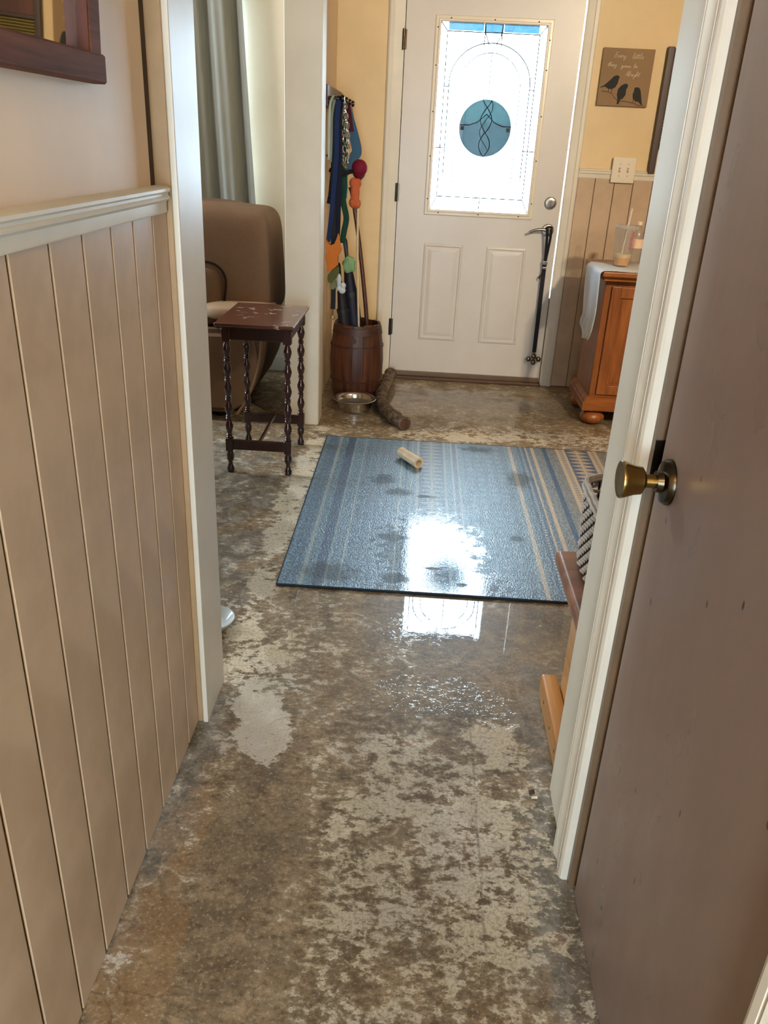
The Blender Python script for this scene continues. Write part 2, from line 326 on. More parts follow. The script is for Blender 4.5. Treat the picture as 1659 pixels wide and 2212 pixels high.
# ------------------------------------------------------------------ rug material (world x runs across the stripes)
RX0, RX1, RY0, RY1 = -0.397, 1.70, 2.247, 3.692
def rug_mat():
    m = NT('wet_blue_striped_rug'); v = m.mapped(); X = m.xyz(v)
    jit = m.math('MULTIPLY', m.math('SUBTRACT', m.noise(v, 140, 2), 0.5), 0.006)
    x = m.math('ADD', X[0], jit); y = X[1]
    fine = m.noise(v, 170, 3, 0.7); mid = m.noise(v, 60, 3)
    base = m.mix(m.step(fine, 0.38, 0.62), lin((30, 64, 88)), lin((110, 146, 164)))
    dry = m.mix(m.step(fine, 0.38, 0.62), lin((84, 88, 88)), lin((140, 132, 118)))
    col = m.mix(m.step(X[0], 0.30, 0.85), base, dry)
    CREAM = m.mix(m.step(X[0], 0.25, 0.6), lin((138, 148, 148)), lin((180, 160, 132))); BLUE = lin((26, 62, 96)); LIGHT = lin((150, 158, 158))
    def band(a, b, c, dash=0, amt=0.85):
        nonlocal col
        f = m.math('MULTIPLY', m.math('GREATER_THAN', x, a), m.math('LESS_THAN', x, b))
        if dash:
            f = m.math('MULTIPLY', f, m.math('GREATER_THAN', m.math('FRACT', m.math('MULTIPLY', y, dash)), 0.42))
        col = m.mix(m.math('MULTIPLY', f, amt), col, c)
    def chevrons(a, b, n):
        nonlocal col
        band(a, b, BLUE, 0, 0.75)
        half = (b-a)/2; mid_ = (a+b)/2
        d = m.math('DIVIDE', m.math('ABSOLUTE', m.math('SUBTRACT', x, mid_)), half)
        tri = m.math('MULTIPLY', m.math('ABSOLUTE', m.math('SUBTRACT', m.math('FRACT', m.math('MULTIPLY', y, n)), 0.5)), 2.0)
        f = m.math('MULTIPLY', m.math('LESS_THAN', d, tri), m.math('LESS_THAN', d, 0.97))
        col = m.mix(m.math('MULTIPLY', f, 0.75), col, CREAM)
        band(mid_-0.004, mid_+0.004, CREAM)
    def diamonds(a, b, n):
        nonlocal col
        wv = m.n('ShaderNodeTexVoronoi'); mp = m.mapped((n, n*0.8, 0)); m.link(mp, wv.inputs['Vector']); wv.inputs['Scale'].default_value = 1.0; wv.inputs['Randomness'].default_value = 0.15
        f = m.math('MULTIPLY', m.math('MULTIPLY', m.math('GREATER_THAN', x, a), m.math('LESS_THAN', x, b)), m.step(wv.outputs['Distance'], 0.28, 0.38))
        col = m.mix(m.math('MULTIPLY', f, 0.45), col, BLUE)
    diamonds(-0.38, -0.335, 50); band(-0.330, -0.318, CREAM); band(-0.288, -0.254, BLUE); band(-0.250, -0.245, CREAM); band(-0.205, -0.200, LIGHT)
    diamonds(-0.19, -0.05, 30); band(-0.03, -0.024, LIGHT); band(-0.008, 0.0, BLUE); band(0.016, 0.022, CREAM); band(0.040, 0.050, LIGHT)
    chevrons(0.054, 0.159, 23); band(0.161, 0.171, CREAM); band(0.195, 0.202, LIGHT); band(0.205, 0.219, BLUE, 0, .6); band(0.222, 0.229, CREAM)
    diamonds(0.25, 0.45, 22); band(0.470, 0.486, CREAM); band(0.498, 0.510, BLUE, 45, .6); band(0.515, 0.551, BLUE, 0, .7); band(0.528, 0.538, LIGHT, 45)
    band(0.553, 0.560, CREAM); band(0.565, 0.575, BLUE, 45, .6); band(0.580, 0.595, CREAM); band(0.635, 0.655, BLUE); band(0.70, 0.744, CREAM); band(0.715, 0.733, BLUE, 42, .55)
    chevrons(0.746, 0.852, 23); band(0.854, 0.895, CREAM); band(0.868, 0.882, BLUE, 42, .55); band(0.96, 1.0, BLUE); band(1.1, 1.13, CREAM); chevrons(1.25, 1.36, 23); band(1.45, 1.5, BLUE)
    # muddy stains
    nz26 = m.noise(v, 26, 4, .7)
    def blob(cx, cy, rx, ry, rot=0.0, amp=1.7):
        o = m.n('ShaderNodeMapping', vector_type='TEXTURE'); m.link(m.tc.outputs['Object'], o.inputs[0])
        o.inputs['Location'].default_value = (cx, cy, 0); o.inputs['Rotation'].default_value = (0, 0, rot); o.inputs['Scale'].default_value = (rx, ry, 1000)
        ln = m.n('ShaderNodeVectorMath', operation='LENGTH'); m.link(o.outputs[0], ln.inputs[0])
        return m.step(m.math('ADD', ln.outputs['Value'], m.math('MULTIPLY', m.math('SUBTRACT', nz26, 0.5), amp)), 0.4, 1.15, 1, 0)
    mud = None
    for b in ((-0.10, 3.18, .07, .07, .5), (-0.03, 3.05, .07, .045), (0.08, 3.02, .05, .02), (-0.04, 2.63, .07, .05), (-0.02, 2.33, .06, .06), (0.49, 3.27, .06, .12), (0.42, 2.68, .03, .03),
              (-0.25, 2.34, .12, .08), (0.33, 3.62, .09, .05), (0.11, 2.41, .05, .012), (0.20, 2.31, .03, .02)):
        s = blob(*b); mud = s if mud is None else m.math('MAXIMUM', mud, s)
    col = m.mix(m.math('MULTIPLY', mud, 0.5), col, lin((66, 60, 46)))
    m.base(col)
    pool = None
    for b in ((0.09, 2.52, .20, .36), (0.14, 2.30, .24, .16)):
        s = blob(*b, amp=1.9); pool = s if pool is None else m.math('MAXIMUM', pool, s)
    pool = m.math('MULTIPLY', pool, m.math('SUBTRACT', 1.0, mud))
    wet = m.step(X[0], 0.35, 0.75, 1.0, 0.25)
    wet = m.math('MULTIPLY', wet, m.math('SUBTRACT', 1.0, m.math('MULTIPLY', mud, 0.75)))
    m.P(Roughness=m.math('SUBTRACT', 0.62, m.math('MULTIPLY', wet, 0.22)))
    m.setin(m.p, 'Coat Weight', wet)
    m.setin(m.p, 'Coat Roughness', m.step(pool, 0.0, 0.45, 0.38, 0.03))
    m.setin(m.p, 'Coat IOR', 1.45)
    h = m.math('ADD', m.noise(v, 170, 1, 0.7), m.math('MULTIPLY', m.noise(m.mapped((1, .3, 1)), 260, 1), 0.5))
    m.bump(h, 0.5, 0.004)
    bc = m.n('ShaderNodeBump'); bc.inputs['Distance'].default_value = 0.003
    m.setin(bc, 'Strength', m.step(pool, 0.0, 0.5, 0.60, 0.05)); m.link(h, bc.inputs['Height'])
    m.link(bc.outputs[0], m.p.inputs['Coat Normal'])
    return m.m
M['rug'] = rug_mat()

# ------------------------------------------------------------------ mesh helpers
class MB:
    def __init__(self): self.bm = bmesh.new()
    def box(self, x0, x1, y0, y1, z0, z1, bev=0.0, seg=2):
        r = bmesh.ops.create_cube(self.bm, size=1.0); vs_ = r['verts']
        for v in vs_: v.co = Vector((x0+(v.co.x+.5)*(x1-x0), y0+(v.co.y+.5)*(y1-y0), z0+(v.co.z+.5)*(z1-z0)))
        if bev:
            es = list({e for v in vs_ for e in v.link_edges})
            bmesh.ops.bevel(self.bm, geom=es, offset=min(bev, .49*min(abs(x1-x0), abs(y1-y0), abs(z1-z0))), segments=seg, affect='EDGES', profile=0.5)
        return self
    def tube(self, pts, rad, n=8, cap=True, closed=False):
        pts = [Vector(p) for p in pts]; k = len(pts)
        rads = rad if isinstance(rad, (list, tuple)) else [rad]*k
        rings = []; prev = None
        for i, p in enumerate(pts):
            a = pts[(i-1) % k] if (closed or i > 0) else pts[i]; b = pts[(i+1) % k] if (closed or i < k-1) else pts[i]
            t = (b-a).normalized()
            if prev is None:
                up = Vector((0, 0, 1)) if abs(t.z) < .9 else Vector((1, 0, 0))
                s = t.cross(up).normalized()
            else:
                s = (prev - t*prev.dot(t)).normalized()
            prev = s; q = t.cross(s)
            rings.append([self.bm.verts.new(p + rads[i]*(math.cos(2*PI*j/n)*s + math.sin(2*PI*j/n)*q)) for j in range(n)])
        m = k if closed else k-1
        for i in range(m):
            A, B = rings[i], rings[(i+1) % k]
            for j in range(n): self.bm.faces.new((A[j], A[(j+1) % n], B[(j+1) % n], B[j]))
        if cap and not closed:
            self.bm.faces.new(rings[0][::-1]); self.bm.faces.new(rings[-1])
        return self
    def lathe(self, prof, c=(0, 0, 0), n=24, axis='z', cap=True):
        rings = []
        for r, h in prof:
            ring = []
            for j in range(n):
                a = 2*PI*j/n; p = (r*math.cos(a), r*math.sin(a), h)
                if axis == 'x': p = (h, r*math.cos(a), r*math.sin(a))
                if axis == 'y': p = (r*math.sin(a), h, r*math.cos(a))
                ring.append(self.bm.verts.new((p[0]+c[0], p[1]+c[1], p[2]+c[2])))
            rings.append(ring)
        for A, B in zip(rings, rings[1:]):
            for j in range(n): self.bm.faces.new((A[j], A[(j+1) % n], B[(j+1) % n], B[j]))
        if cap: self.bm.faces.new(rings[0][::-1]); self.bm.faces.new(rings[-1])
        return self
    def prism(self, poly, h0, h1, plane='xz'):
        def P(a, b, h): return {'xz': (a, h, b), 'yz': (h, a, b), 'xy': (a, b, h)}[plane]
        A = [self.bm.verts.new(P(a, b, h0)) for a, b in poly]; B = [self.bm.verts.new(P(a, b, h1)) for a, b in poly]
        k = len(poly)
        for i in range(k): self.bm.faces.new((A[i], A[(i+1) % k], B[(i+1) % k], B[i]))
        self.bm.faces.new(A[::-1]); self.bm.faces.new(B)
        return self
    def puff(self, c, size, e=0.5, nu=28, nv=16, fn=None):
        """rounded cushion: superellipsoid"""
        sg = lambda v, p: math.copysign(abs(v)**p, v)
        rings = []
        for i in range(1, nv):
            ph = -PI/2 + PI*i/nv; ring = []
            for j in range(nu):
                th = 2*PI*j/nu
                p = Vector((sg(math.cos(ph), e)*sg(math.cos(th), e), sg(math.cos(ph), e)*sg(math.sin(th), e), sg(math.sin(ph), e)))
                if fn: p = fn(p)
                ring.append(self.bm.verts.new((c[0]+p.x*size[0]/2, c[1]+p.y*size[1]/2, c[2]+p.z*size[2]/2)))
            rings.append(ring)
        for A, B in zip(rings, rings[1:]):
            for j in range(nu): self.bm.faces.new((A[j], A[(j+1) % nu], B[(j+1) % nu], B[j]))
        self.bm.faces.new(rings[0][::-1]); self.bm.faces.new(rings[-1])
        return self
    def grid(self, fn, nu, nv, thick=0.0, closed_u=False):
        V = [[self.bm.verts.new(fn(i/nu, j/nv)) for j in range(nv+1)] for i in range(nu+1)]
        fs = [self.bm.faces.new((V[i][j], V[i+1][j], V[i+1][j+1], V[i][j+1])) for i in range(nu) for j in range(nv)]
        if thick:
            self.bm.normal_update()
            bmesh.ops.solidify(self.bm, geom=fs, thickness=thick)
        return self
    def ribbon(self, pts, width, thick, side=(0, 1, 0)):
        pts = [Vector(p) for p in pts]; sd = Vector(side).normalized(); k = len(pts); rings = []
        for i, p in enumerate(pts):
            t = (pts[min(i+1, k-1)]-pts[max(i-1, 0)]).normalized()
            s = (sd - t*sd.dot(t)).normalized(); q = t.cross(s)
            rings.append([self.bm.verts.new(p + a*s*width/2 + b*q*thick/2) for a, b in ((-1, -1), (1, -1), (1, 1), (-1, 1))])
        for A, B in zip(rings, rings[1:]):
            for j in range(4): self.bm.faces.new((A[j], A[(j+1) % 4], B[(j+1) % 4], B[j]))
        self.bm.faces.new(rings[0][::-1]); self.bm.faces.new(rings[-1])
        return self
    def out(self, name, mat, parent=None, origin=(0, 0, 0), smooth=True, angle=40):
        bmesh.ops.recalc_face_normals(self.bm, faces=self.bm.faces)
        o = Vector(origin)
        if o.length: bmesh.ops.translate(self.bm, vec=-o, verts=self.bm.verts)
        me = bpy.data.meshes.new(name); self.bm.to_mesh(me); self.bm.free()
        me.materials.append(M[mat] if isinstance(mat, str) else mat)
        if smooth:
            me.shade_smooth(); me.set_sharp_from_angle(angle=math.radians(angle))
        ob = place(name, me, o, parent)
        if smooth:
            wnm = ob.modifiers.new('weighted', 'WEIGHTED_NORMAL'); wnm.keep_sharp = True
        return ob
def wloc(o):
    v = Vector(o.location)
    while o.parent: o = o.parent; v += Vector(o.location)
    return v
def place(name, me, loc, parent=None):
    ob = bpy.data.objects.new(name, me); COL.objects.link(ob)
    ob.location = Vector(loc) - (wloc(parent) if parent else Vector())
    if parent: ob.parent = parent
    return ob
def tag(o, label, cat=None, group=None, kind=None):
    o['label'] = label
    if cat: o['category'] = cat
    if group: o['group'] = group
    if kind: o['kind'] = kind
    return o
def thing(name, loc, label, cat, group=None):
    o = bpy.data.objects.new(name, None); o.empty_display_size = .05; o.location = loc; COL.objects.link(o)
    return tag(o, label, cat, group)
def struct(o, label, cat): return tag(o, label, cat, None, 'structure')
def spline(pts, n=8):
    pts = [Vector(p) for p in pts]; out = []
    for i in range(len(pts)-1):
        p0, p1, p2, p3 = pts[max(i-1, 0)], pts[i], pts[i+1], pts[min(i+2, len(pts)-1)]
        for k in range(n):
            t = k/n
            out.append(0.5*((2*p1)+(p2-p0)*t+(2*p0-5*p1+4*p2-p3)*t*t+(3*p1-p0-3*p2+p3)*t**3))
    out.append(pts[-1]); return out
def at(px, py, Y):
    """a point of the photograph taken at depth Y, in metres"""
    d = _f + (px-829.5)/FPX*_r - (py-1106)/FPX*_u
    return Vector((0, 0, CAMH)) + d*(Y/d.y)

# ================================================================== STRUCTURE
CEIL = 2.52; YW = 4.875
def build_floor():
    import numpy as np
    from mathutils import noise as mnoise
    xs = [-4.3, -3.2, -2.3] + [-1.7 + .02*k for k in range(161)] + [2.0, 2.6, 3.2]
    ys = [-1.6, -.8, 0.0] + [.4 + .02*k for k in range(226)] + [5.0]
    nx, ny = len(xs), len(ys)
    vs_ = [(x, y, 0.0) for y in ys for x in xs]
    fs = [(j*nx+i, j*nx+i+1, (j+1)*nx+i+1, (j+1)*nx+i) for j in range(ny-1) for i in range(nx-1)]
    n0 = len(vs_)
    vs_ += [(-4.3, -1.6, -.12), (3.2, -1.6, -.12), (3.2, 5.0, -.12), (-4.3, 5.0, -.12)]
    c = (0, nx-1, n0-1, n0-nx)
    fs.append((n0+3, n0+2, n0+1, n0))
    rim = [[i for i in range(nx)], [j*nx+nx-1 for j in range(ny)], [n0-1-i for i in range(nx)], [(ny-1-j)*nx for j in range(ny)]]
    for k in range(4): fs.append(tuple([n0+k, n0+(k+1) % 4] + rim[k][::-1]))
    me = bpy.data.meshes.new('floor'); me.from_pydata(vs_, [], fs); me.update()
    P_ = np.array(vs_)[:, :2]
    wp_ = np.zeros(len(vs_))
    for i_, (x, y, z) in enumerate(vs_):
        q = Vector((x*6, y*6, 0)); wp_[i_] = .5*mnoise.noise(q) + .30*mnoise.noise(q*2.1) + .2*mnoise.noise(q*4.3)
    def blob(cx, cy, rx, ry, rot=0.0, inner=.35, outer=1.25):
        dx, dy = P_[:, 0]-cx, P_[:, 1]-cy; c_, s_ = math.cos(rot), math.sin(rot)
        d = np.hypot((c_*dx+s_*dy)/rx, (-s_*dx+c_*dy)/ry) + wp_*1.1
        t = np.clip((outer-d)/(outer-inner), 0, 1)
        return t*t*(3-2*t)
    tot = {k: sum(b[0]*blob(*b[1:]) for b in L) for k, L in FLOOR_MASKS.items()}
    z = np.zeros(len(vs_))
    for nm, keys in (('floor_mask_a', ('grey', 'dk', 'og', 'pale')), ('floor_mask_b', ('wet', 'drops', 'pale_glare', None))):
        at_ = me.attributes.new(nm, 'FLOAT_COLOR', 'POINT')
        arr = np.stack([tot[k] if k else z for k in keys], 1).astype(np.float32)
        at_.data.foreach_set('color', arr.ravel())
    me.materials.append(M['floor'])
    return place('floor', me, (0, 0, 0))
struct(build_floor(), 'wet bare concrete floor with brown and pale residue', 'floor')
struct(MB().box(-4.3, 3.2, -1.6, 5.0, CEIL, CEIL+.1).out('ceiling', 'ceiling', smooth=False), 'plain ceiling over hall and entry, darkened to cut bounce', 'ceiling')
porch = paint('porch_concrete', (190, 190, 185), 0.8, 0.05)
struct(MB().box(-6, 6, 5.0, 14, -0.25, -0.15).out('ground', porch, smooth=False), 'pale concrete ground outside the front door', 'ground')

# left hall wall: painted above the rail, ochre board behind the planks below
wl = MB().box(-0.60, -0.484, -1.6, 1.515, 1.17, CEIL).out('wall_left', 'wall', smooth=False)
struct(wl, 'cream painted hall wall above taupe plank wainscot', 'wall')
MB().box(-0.60, -0.4775, -1.6, 1.56, 0, 1.17).out('plank_backing', 'groove', wl, smooth=False)
MB().box(-0.60, -0.492, 1.515, 1.565, 1.17, CEIL).out('end_gap', 'dark_gap', wl, smooth=False)
PW = 0.1063; gaps = [0.94, 1.053, 1.162, 1.274, 1.375, 1.477, 1.562]
edges = [0.94 - PW*k for k in range(24, 0, -1)] + gaps
plank_me = None
for a, b in zip(edges, edges[1:]):
    g = 0.0030
    MB().box(-0.4775, -0.4735, a+g, b-g*(b < 1.56), 0.004, 1.180, 0.0015, 1).out('plank', 'plank', wl, origin=(-.478, (a+b)/2, .6), smooth=False)
rail_prof = [(-.484, 1.168), (-.460, 1.168), (-.458, 1.172), (-.458, 1.196), (-.455, 1.200), (-.447, 1.203), (-.446, 1.209), (-.450, 1.213), (-.450, 1.219), (-.443, 1.224), (-.443, 1.231), (-.452, 1.236), (-.484, 1.238)]
def rail(x_or_prof, y0, y1): return MB().prism(x_or_prof, y0, y1, 'xz')
# thinner profile so that the rail reads like the photo: bottom flat, stepped top
rp = [(-.484 + (a+.484)*.58, 1.179 + (z-1.168)*.67) for a, z in rail_prof]
struct(rail(rp, -1.6, 1.552).out('trim_1', 'white', smooth=True, angle=30), 'cream stepped chair rail along left hall wall', 'trim')

# cased post at the end of the left hall wall
lp = MB().box(-0.605, -0.462, 1.566, 1.73, 0, 2.07, .002, 1).out('trim_2', 'tan', smooth=False)
struct(lp, 'cream painted cased post ending the plank wall', 'trim')
MB().box(-0.462, -0.4495, 1.563, 1.733, 0, 2.07, .003, 2).out('face_board', 'white', lp)
MB().box(-0.612, -0.605, 1.566, 1.733, 0, 2.07, .001, 1).out('face_board', 'white', lp)
# header over the opening to the living room
struct(MB().box(-0.60, -0.48, 1.565, 4.0, 2.07, CEIL).out('wall_header', 'wall', smooth=False), 'cream wall above the living room opening', 'wall')
# post in the middle and the short wall with the leash rack
cp = MB().box(-0.615, -0.476, 3.878, 4.02, 0, 2.07, .002, 1).out('trim_3', 'white', smooth=False)
struct(cp, 'cream painted cased post between living room and entry', 'trim')
MB().box(-0.627, -0.467, 3.868, 3.878, 0.0, 2.07, .002, 1).out('face_board', 'white', cp)
MB().box(-0.476, -0.465, 3.878, 4.02, 0.0, 2.07, .002, 1).out('face_board', 'white', cp)
MB().box(-0.627, -0.615, 3.878, 4.02, 0.0, 2.07, .002, 1).out('face_board', 'white', cp)
struct(MB().box(-0.61, -0.508, 4.02, YW, 0, CEIL).out('wall_entry_left', 'wall', smooth=False), 'short cream wall behind the leash rack', 'wall')

# front wall with door opening and living-room window opening
fw = MB()
struct(MB().box(-4.3, -2.2, YW, 5.0, 0, CEIL).box(-2.2, -0.985, YW, 5.0, 0, .85).box(-2.2, -0.985, YW, 5.0, 2.05, CEIL).box(-0.985, -0.55, YW, 5.0, 0, CEIL).out('wall_living_front', 'living_wall', smooth=False), 'pale cream living room wall around curtained window', 'wall')
fw.box(-0.55, -0.170, YW, 5.0, 0, CEIL).box(-0.170, 0.790, YW, 5.0, 2.05, CEIL).box(0.790, 3.2, YW, 5.0, 0, CEIL)
fw = fw.out('wall_front', 'front_wall', smooth=False); struct(fw, 'warm yellow lit front wall around the entry door', 'wall')
MB().box(0.842, 3.2, YW-.003, YW, 0.0, 1.19).out('plank_backing', 'groove', fw, smooth=False)
xs = [0.842, 0.937, 1.044, 1.147] + [1.147+.106*k for k in range(1, 19)]
for a, b in zip(xs, xs[1:]):
    MB().box(a+.0016, b-.0016, YW-.011, YW-.003, 0.003, 1.19, .002, 1).out('plank', 'plank', fw, origin=((a+b)/2, YW, .6), smooth=False)
rp2 = [(YW - (a+.484)*.9 - 0.0, z + .0) for a, z in rp]
rp2 = [(y, 1.184 + (z-1.179)*1.05) for y, z in rp2]
struct(MB().prism(rp2, 0.842, 3.2, 'yz').out('trim_4', 'white', angle=30), 'cream chair rail on front wall right of door', 'trim')

# window in the living room behind the curtain
wn = MB().box(-2.2, -2.14, 4.90, 4.97, .85, 2.05).box(-1.03, -0.985, 4.90, 4.97, .85, 2.05).box(-2.14, -1.03, 4.90, 4.97, .85, .91).box(-2.14, -1.03, 4.90, 4.97, 1.99, 2.05).box(-2.14, -1.03, 4.91, 4.96, 1.43, 1.47)
wn = wn.out('window_1', 'white', smooth=False); struct(wn, 'white window behind the grey green curtain', 'window')
MB().box(-2.14, -1.03, 4.932, 4.936, .91, 1.43).out('pane', 'pane', wn, smooth=False)
MB().box(-2.14, -1.03, 4.932, 4.936, 1.47, 1.99).out('pane', 'pane', wn, smooth=False)
struct(MB().box(-2.5, -0.63, YW-.014, YW, 0, .09, .004).out('baseboard_living', 'white'), 'white baseboard under living room window', 'baseboard')

# right wall of the hall with the brown door
wr = MB().box(0.366, 0.50, 1.17, 1.40, 0, CEIL).box(0.366, .50, 0.435, 1.17, 2.07, CEIL).box(0.366, .50, -1.6, 0.50, 0, CEIL)
wr = wr.out('wall_right', 'white', smooth=False); struct(wr, 'cream white wall end right of the hall', 'wall')
MB().box(0.3615, 0.366, 1.248, 1.402, 0.02, CEIL, .0015, 1).out('end_board', 'white', wr, smooth=False)
def casing_profile(y0, y1, xw=.366):
    L = y1-y0
    pts = [(0, 0), (0, .012), (.05, .0165), (.10, .0175), (.12, .011), (.15, .011), (.18, .0175), (.22, .017), (.40, .0125), (.58, .0125), (.66, .0155), (.68, .010), (.71, .010), (.74, .0155), (.88, .016), (.97, .013), (1, .009), (1, 0)]
    return [(xw-b, y1-a*L) for a, b in pts]
c3 = MB().prism(casing_profile(1.170, 1.250), 0, 2.13, 'xy').out('trim_5', 'white', angle=25)
struct(c3, 'white grooved casing on latch side of brown door', 'trim')
cpn = casing_profile(1.170, 1.250); cpn = [(x, 0.517-(y-1.170)) for x, y in cpn]
struct(MB().prism(cpn, 0, 2.13, 'xy').out('trim_6', 'white', angle=25), 'white grooved casing on hinge side of brown door', 'trim')
struct(MB().box(.349, .366, .437, 1.25, 2.07, 2.14, .003).out('trim_7', 'white'), 'white head casing above brown door', 'trim')
jb = MB().box(.366, .50, 1.156, 1.17, 0, 2.07).box(.366, .50, .50, .522, 0, 2.07).box(.366, .50, .522, 1.156, 2.05, 2.07).out('trim_8', 'jamb', smooth=False)
struct(jb, 'tan jamb lining around the brown door', 'trim')
MB().box(.392, .50, 1.128, 1.156, 0, 2.05).out('gap_shade_stop', 'dark_gap', jb, smooth=False)  # dark colour stands in for shade in the latch-side gap
MB().box(.366, .385, 1.152, 1.1562, .86, .93).out('strike_plate', 'antique', jb, smooth=False)
d2 = MB().box(0.3735, 0.408, 0.526, 1.133, 0.006, 2.045, .0015, 1).out('door_2', 'brown_door', smooth=False)
struct(d2, 'glossy brown flush door with brass knob', 'door')
MB().box(.380, .396, 1.130, 1.148, .882, .904, .003).out('latch_bolt', 'antique', d2)
kz, ky = .893, 1.081
MB().lathe([(0.0335, 0), (.0335, -.004), (.030, -.010), (.017, -.012), (.015, -.020)], (.3735, ky, kz), 28, 'x').out('rosette', 'antique', d2)
MB().lathe([(.010, -.018), (.010, -.034), (.014, -.036), (.020, -.040), (.0215, -.050), (.0265, -.064), (.0275, -.068), (.0265, -.0705), (.0245, -.0695)], (.3735, ky, kz), 28, 'x').out('knob', 'brass', d2)
MB().lathe([(.0243, -.0690), (.0243, -.0698), (.012, -.0675), (.003, -.0665)], (.3735, ky, kz), 28, 'x').out('knob_face', 'nickel', d2)
# the room to the right, the rest of the shell
struct(MB().box(0.50, 1.34, 1.27, 1.395, 0, CEIL).box(1.24, 1.34, -.2, 1.27, 0, CEIL).out('wall_closet', 'low_bounce', smooth=False), 'darkened closet wall behind entry bench, widened to block lamp', 'wall')  # unseen closet wall, widened to keep the entry lamp off the middle post
struct(MB().box(1.24, 3.3, -.3, -.2, 0, CEIL).out('wall_entry_back', 'low_bounce', smooth=False), 'unseen back wall of entry room, darkened to cut bounce', 'wall')
struct(MB().box(.50, 1.24, .1, .2, 0, CEIL).out('wall_closet_side', 'low_bounce', smooth=False), 'unseen side wall of closet, darkened to cut bounce', 'wall')
struct(MB().box(3.2, 3.3, -.2, 5.0, 0, CEIL).out('wall_entry_right', 'low_bounce', smooth=False), 'unseen far wall of entry room, darkened to cut bounce', 'wall')
w3 = MB().box(-.40, -.36, -1.68, -1.62, .30, 1.60).box(.26, .30, -1.68, -1.62, .30, 1.60).box(-.36, .26, -1.68, -1.62, .30, .34).box(-.36, .26, -1.68, -1.62, 1.56, 1.60).out('fill_window_3', 'white', smooth=False)  # unseen window added to light the floor and hall from behind
struct(w3, 'added unseen window lighting the hall from behind', 'window')
MB().box(-.36, .26, -1.652, -1.648, .34, 1.56).out('pane', 'pane', w3, smooth=False)  # pane of the added hall window
struct(MB().box(-0.60, -.40, -1.7, -1.6, 0, CEIL).box(.30, .50, -1.7, -1.6, 0, CEIL).box(-.40, .30, -1.7, -1.6, 0, .30).box(-.40, .30, -1.7, -1.6, 1.60, CEIL).out('wall_back', 'wall', smooth=False), 'cream wall behind the hall', 'wall')
struct(MB().box(-4.4, -4.3, 0.0, 3.55, 0, CEIL).box(-4.4, -4.3, 4.65, 5.0, 0, CEIL).box(-4.4, -4.3, 3.55, 4.65, 0, .9).box(-4.4, -4.3, 3.55, 4.65, 2.1, CEIL).out('wall_living_left', 'low_bounce', smooth=False), 'unseen side wall of living room, darkened to cut bounce', 'wall')
w2 = MB().box(-4.38, -4.32, 3.55, 3.61, .9, 2.1).box(-4.38, -4.32, 4.59, 4.65, .9, 2.1).box(-4.38, -4.32, 3.61, 4.59, .9, .96).box(-4.38, -4.32, 3.61, 4.59, 2.04, 2.1).box(-4.37, -4.33, 4.08, 4.12, .96, 2.04).out('fill_window_2', 'white', smooth=False)  # unseen window added for cool fill light
struct(w2, 'added unseen side window for cool fill light', 'window')
for y0, y1 in ((3.61, 4.08), (4.12, 4.59)): MB().box(-4.352, -4.348, y0, y1, .96, 2.04).out('pane', 'pane', w2, smooth=False)  # panes of the added side window
struct(MB().box(-4.3, -0.60, 0.0, 0.12, 0, CEIL).out('wall_living_back', 'low_bounce', smooth=False), 'unseen back wall of living room, darkened to cut bounce', 'wall')

# ------------------------------------------------------------------ front door
DX0, DX1, DY = -0.150, 0.7670, 4.872
GX0, GX1, GZ0, GZ1 = 0.034, 0.585, 0.981, 1.896
ds = MB()
ds.box(DX0, GX0, DY, DY+.044, 0.022, 2.035).box(GX1, DX1, DY, DY+.044, 0.022, 2.035)
ds.box(GX0, GX1, DY, DY+.044, 0.022, GZ0).box(GX0, GX1, DY, DY+.044, GZ1, 2.035)
door = ds.out('door_1', 'door_white', smooth=False); struct(door, 'white front door with leaded glass and two raised panels', 'door')
# moulded lite frame
def frame_ring(o, i, y0, y1):
    """rectangular ring, outer o=(x0,x1,z0,z1) at y0, inner i at y1"""
    m = MB()
    steps = [(0.0, DY), (0.0, DY-.006), (0.004, DY-.009), (0.016, DY-.010), (0.020, DY-.014), (0.026, DY-.014), (0.030, DY-.010), (0.032, DY+.010)]
    loops = []
    for d, y in steps:
        loops.append([m.bm.verts.new((a, y, b)) for a, b in ((o[0]+d, o[2]+d), (o[1]-d, o[2]+d), (o[1]-d, o[3]-d), (o[0]+d, o[3]-d))])
    for A, B in zip(loops, loops[1:]):
        for j in range(4): m.bm.faces.new((A[j], A[(j+1) % 4], B[(j+1) % 4], B[j]))
    return m
FR = (GX0-.030, GX1+.030, GZ0-.030, GZ1+.030)
lf = frame_ring(FR, None, 0, 0).out('glass_frame', 'plastic_white', door, angle=25)
MB().box(GX0-.004, GX1+.004, DY+.014, DY+.018, GZ0-.004, GZ1+.004).out('pane', 'pane', door, smooth=False)
sc_me = None
spots = [(GX0-.016, GZ0+f*(GZ1-GZ0)) for f in (.06, .30, .54, .78, .97)] + [(GX1+.016, GZ0+f*(GZ1-GZ0)) for f in (.06, .30, .54, .78, .93)] + \
        [(GX0+f*(GX1-GX0), GZ1+.016) for f in (.09, .5, .91)] + [(GX0+f*(GX1-GX0), GZ0-.016) for f in (.09, .5, .91)]
for a, b in spots:
    if sc_me is None:
        o = MB().lathe([(.0035, 0), (.0035, -.0012), (.002, -.002)], (0, 0, 0), 10, 'y').out('screw_plug', 'lead', lf); sc_me = o.data; o.location = Vector((a, DY-.0105, b))
    else: o = place('screw_plug', sc_me, (a, DY-.0105, b), lf)
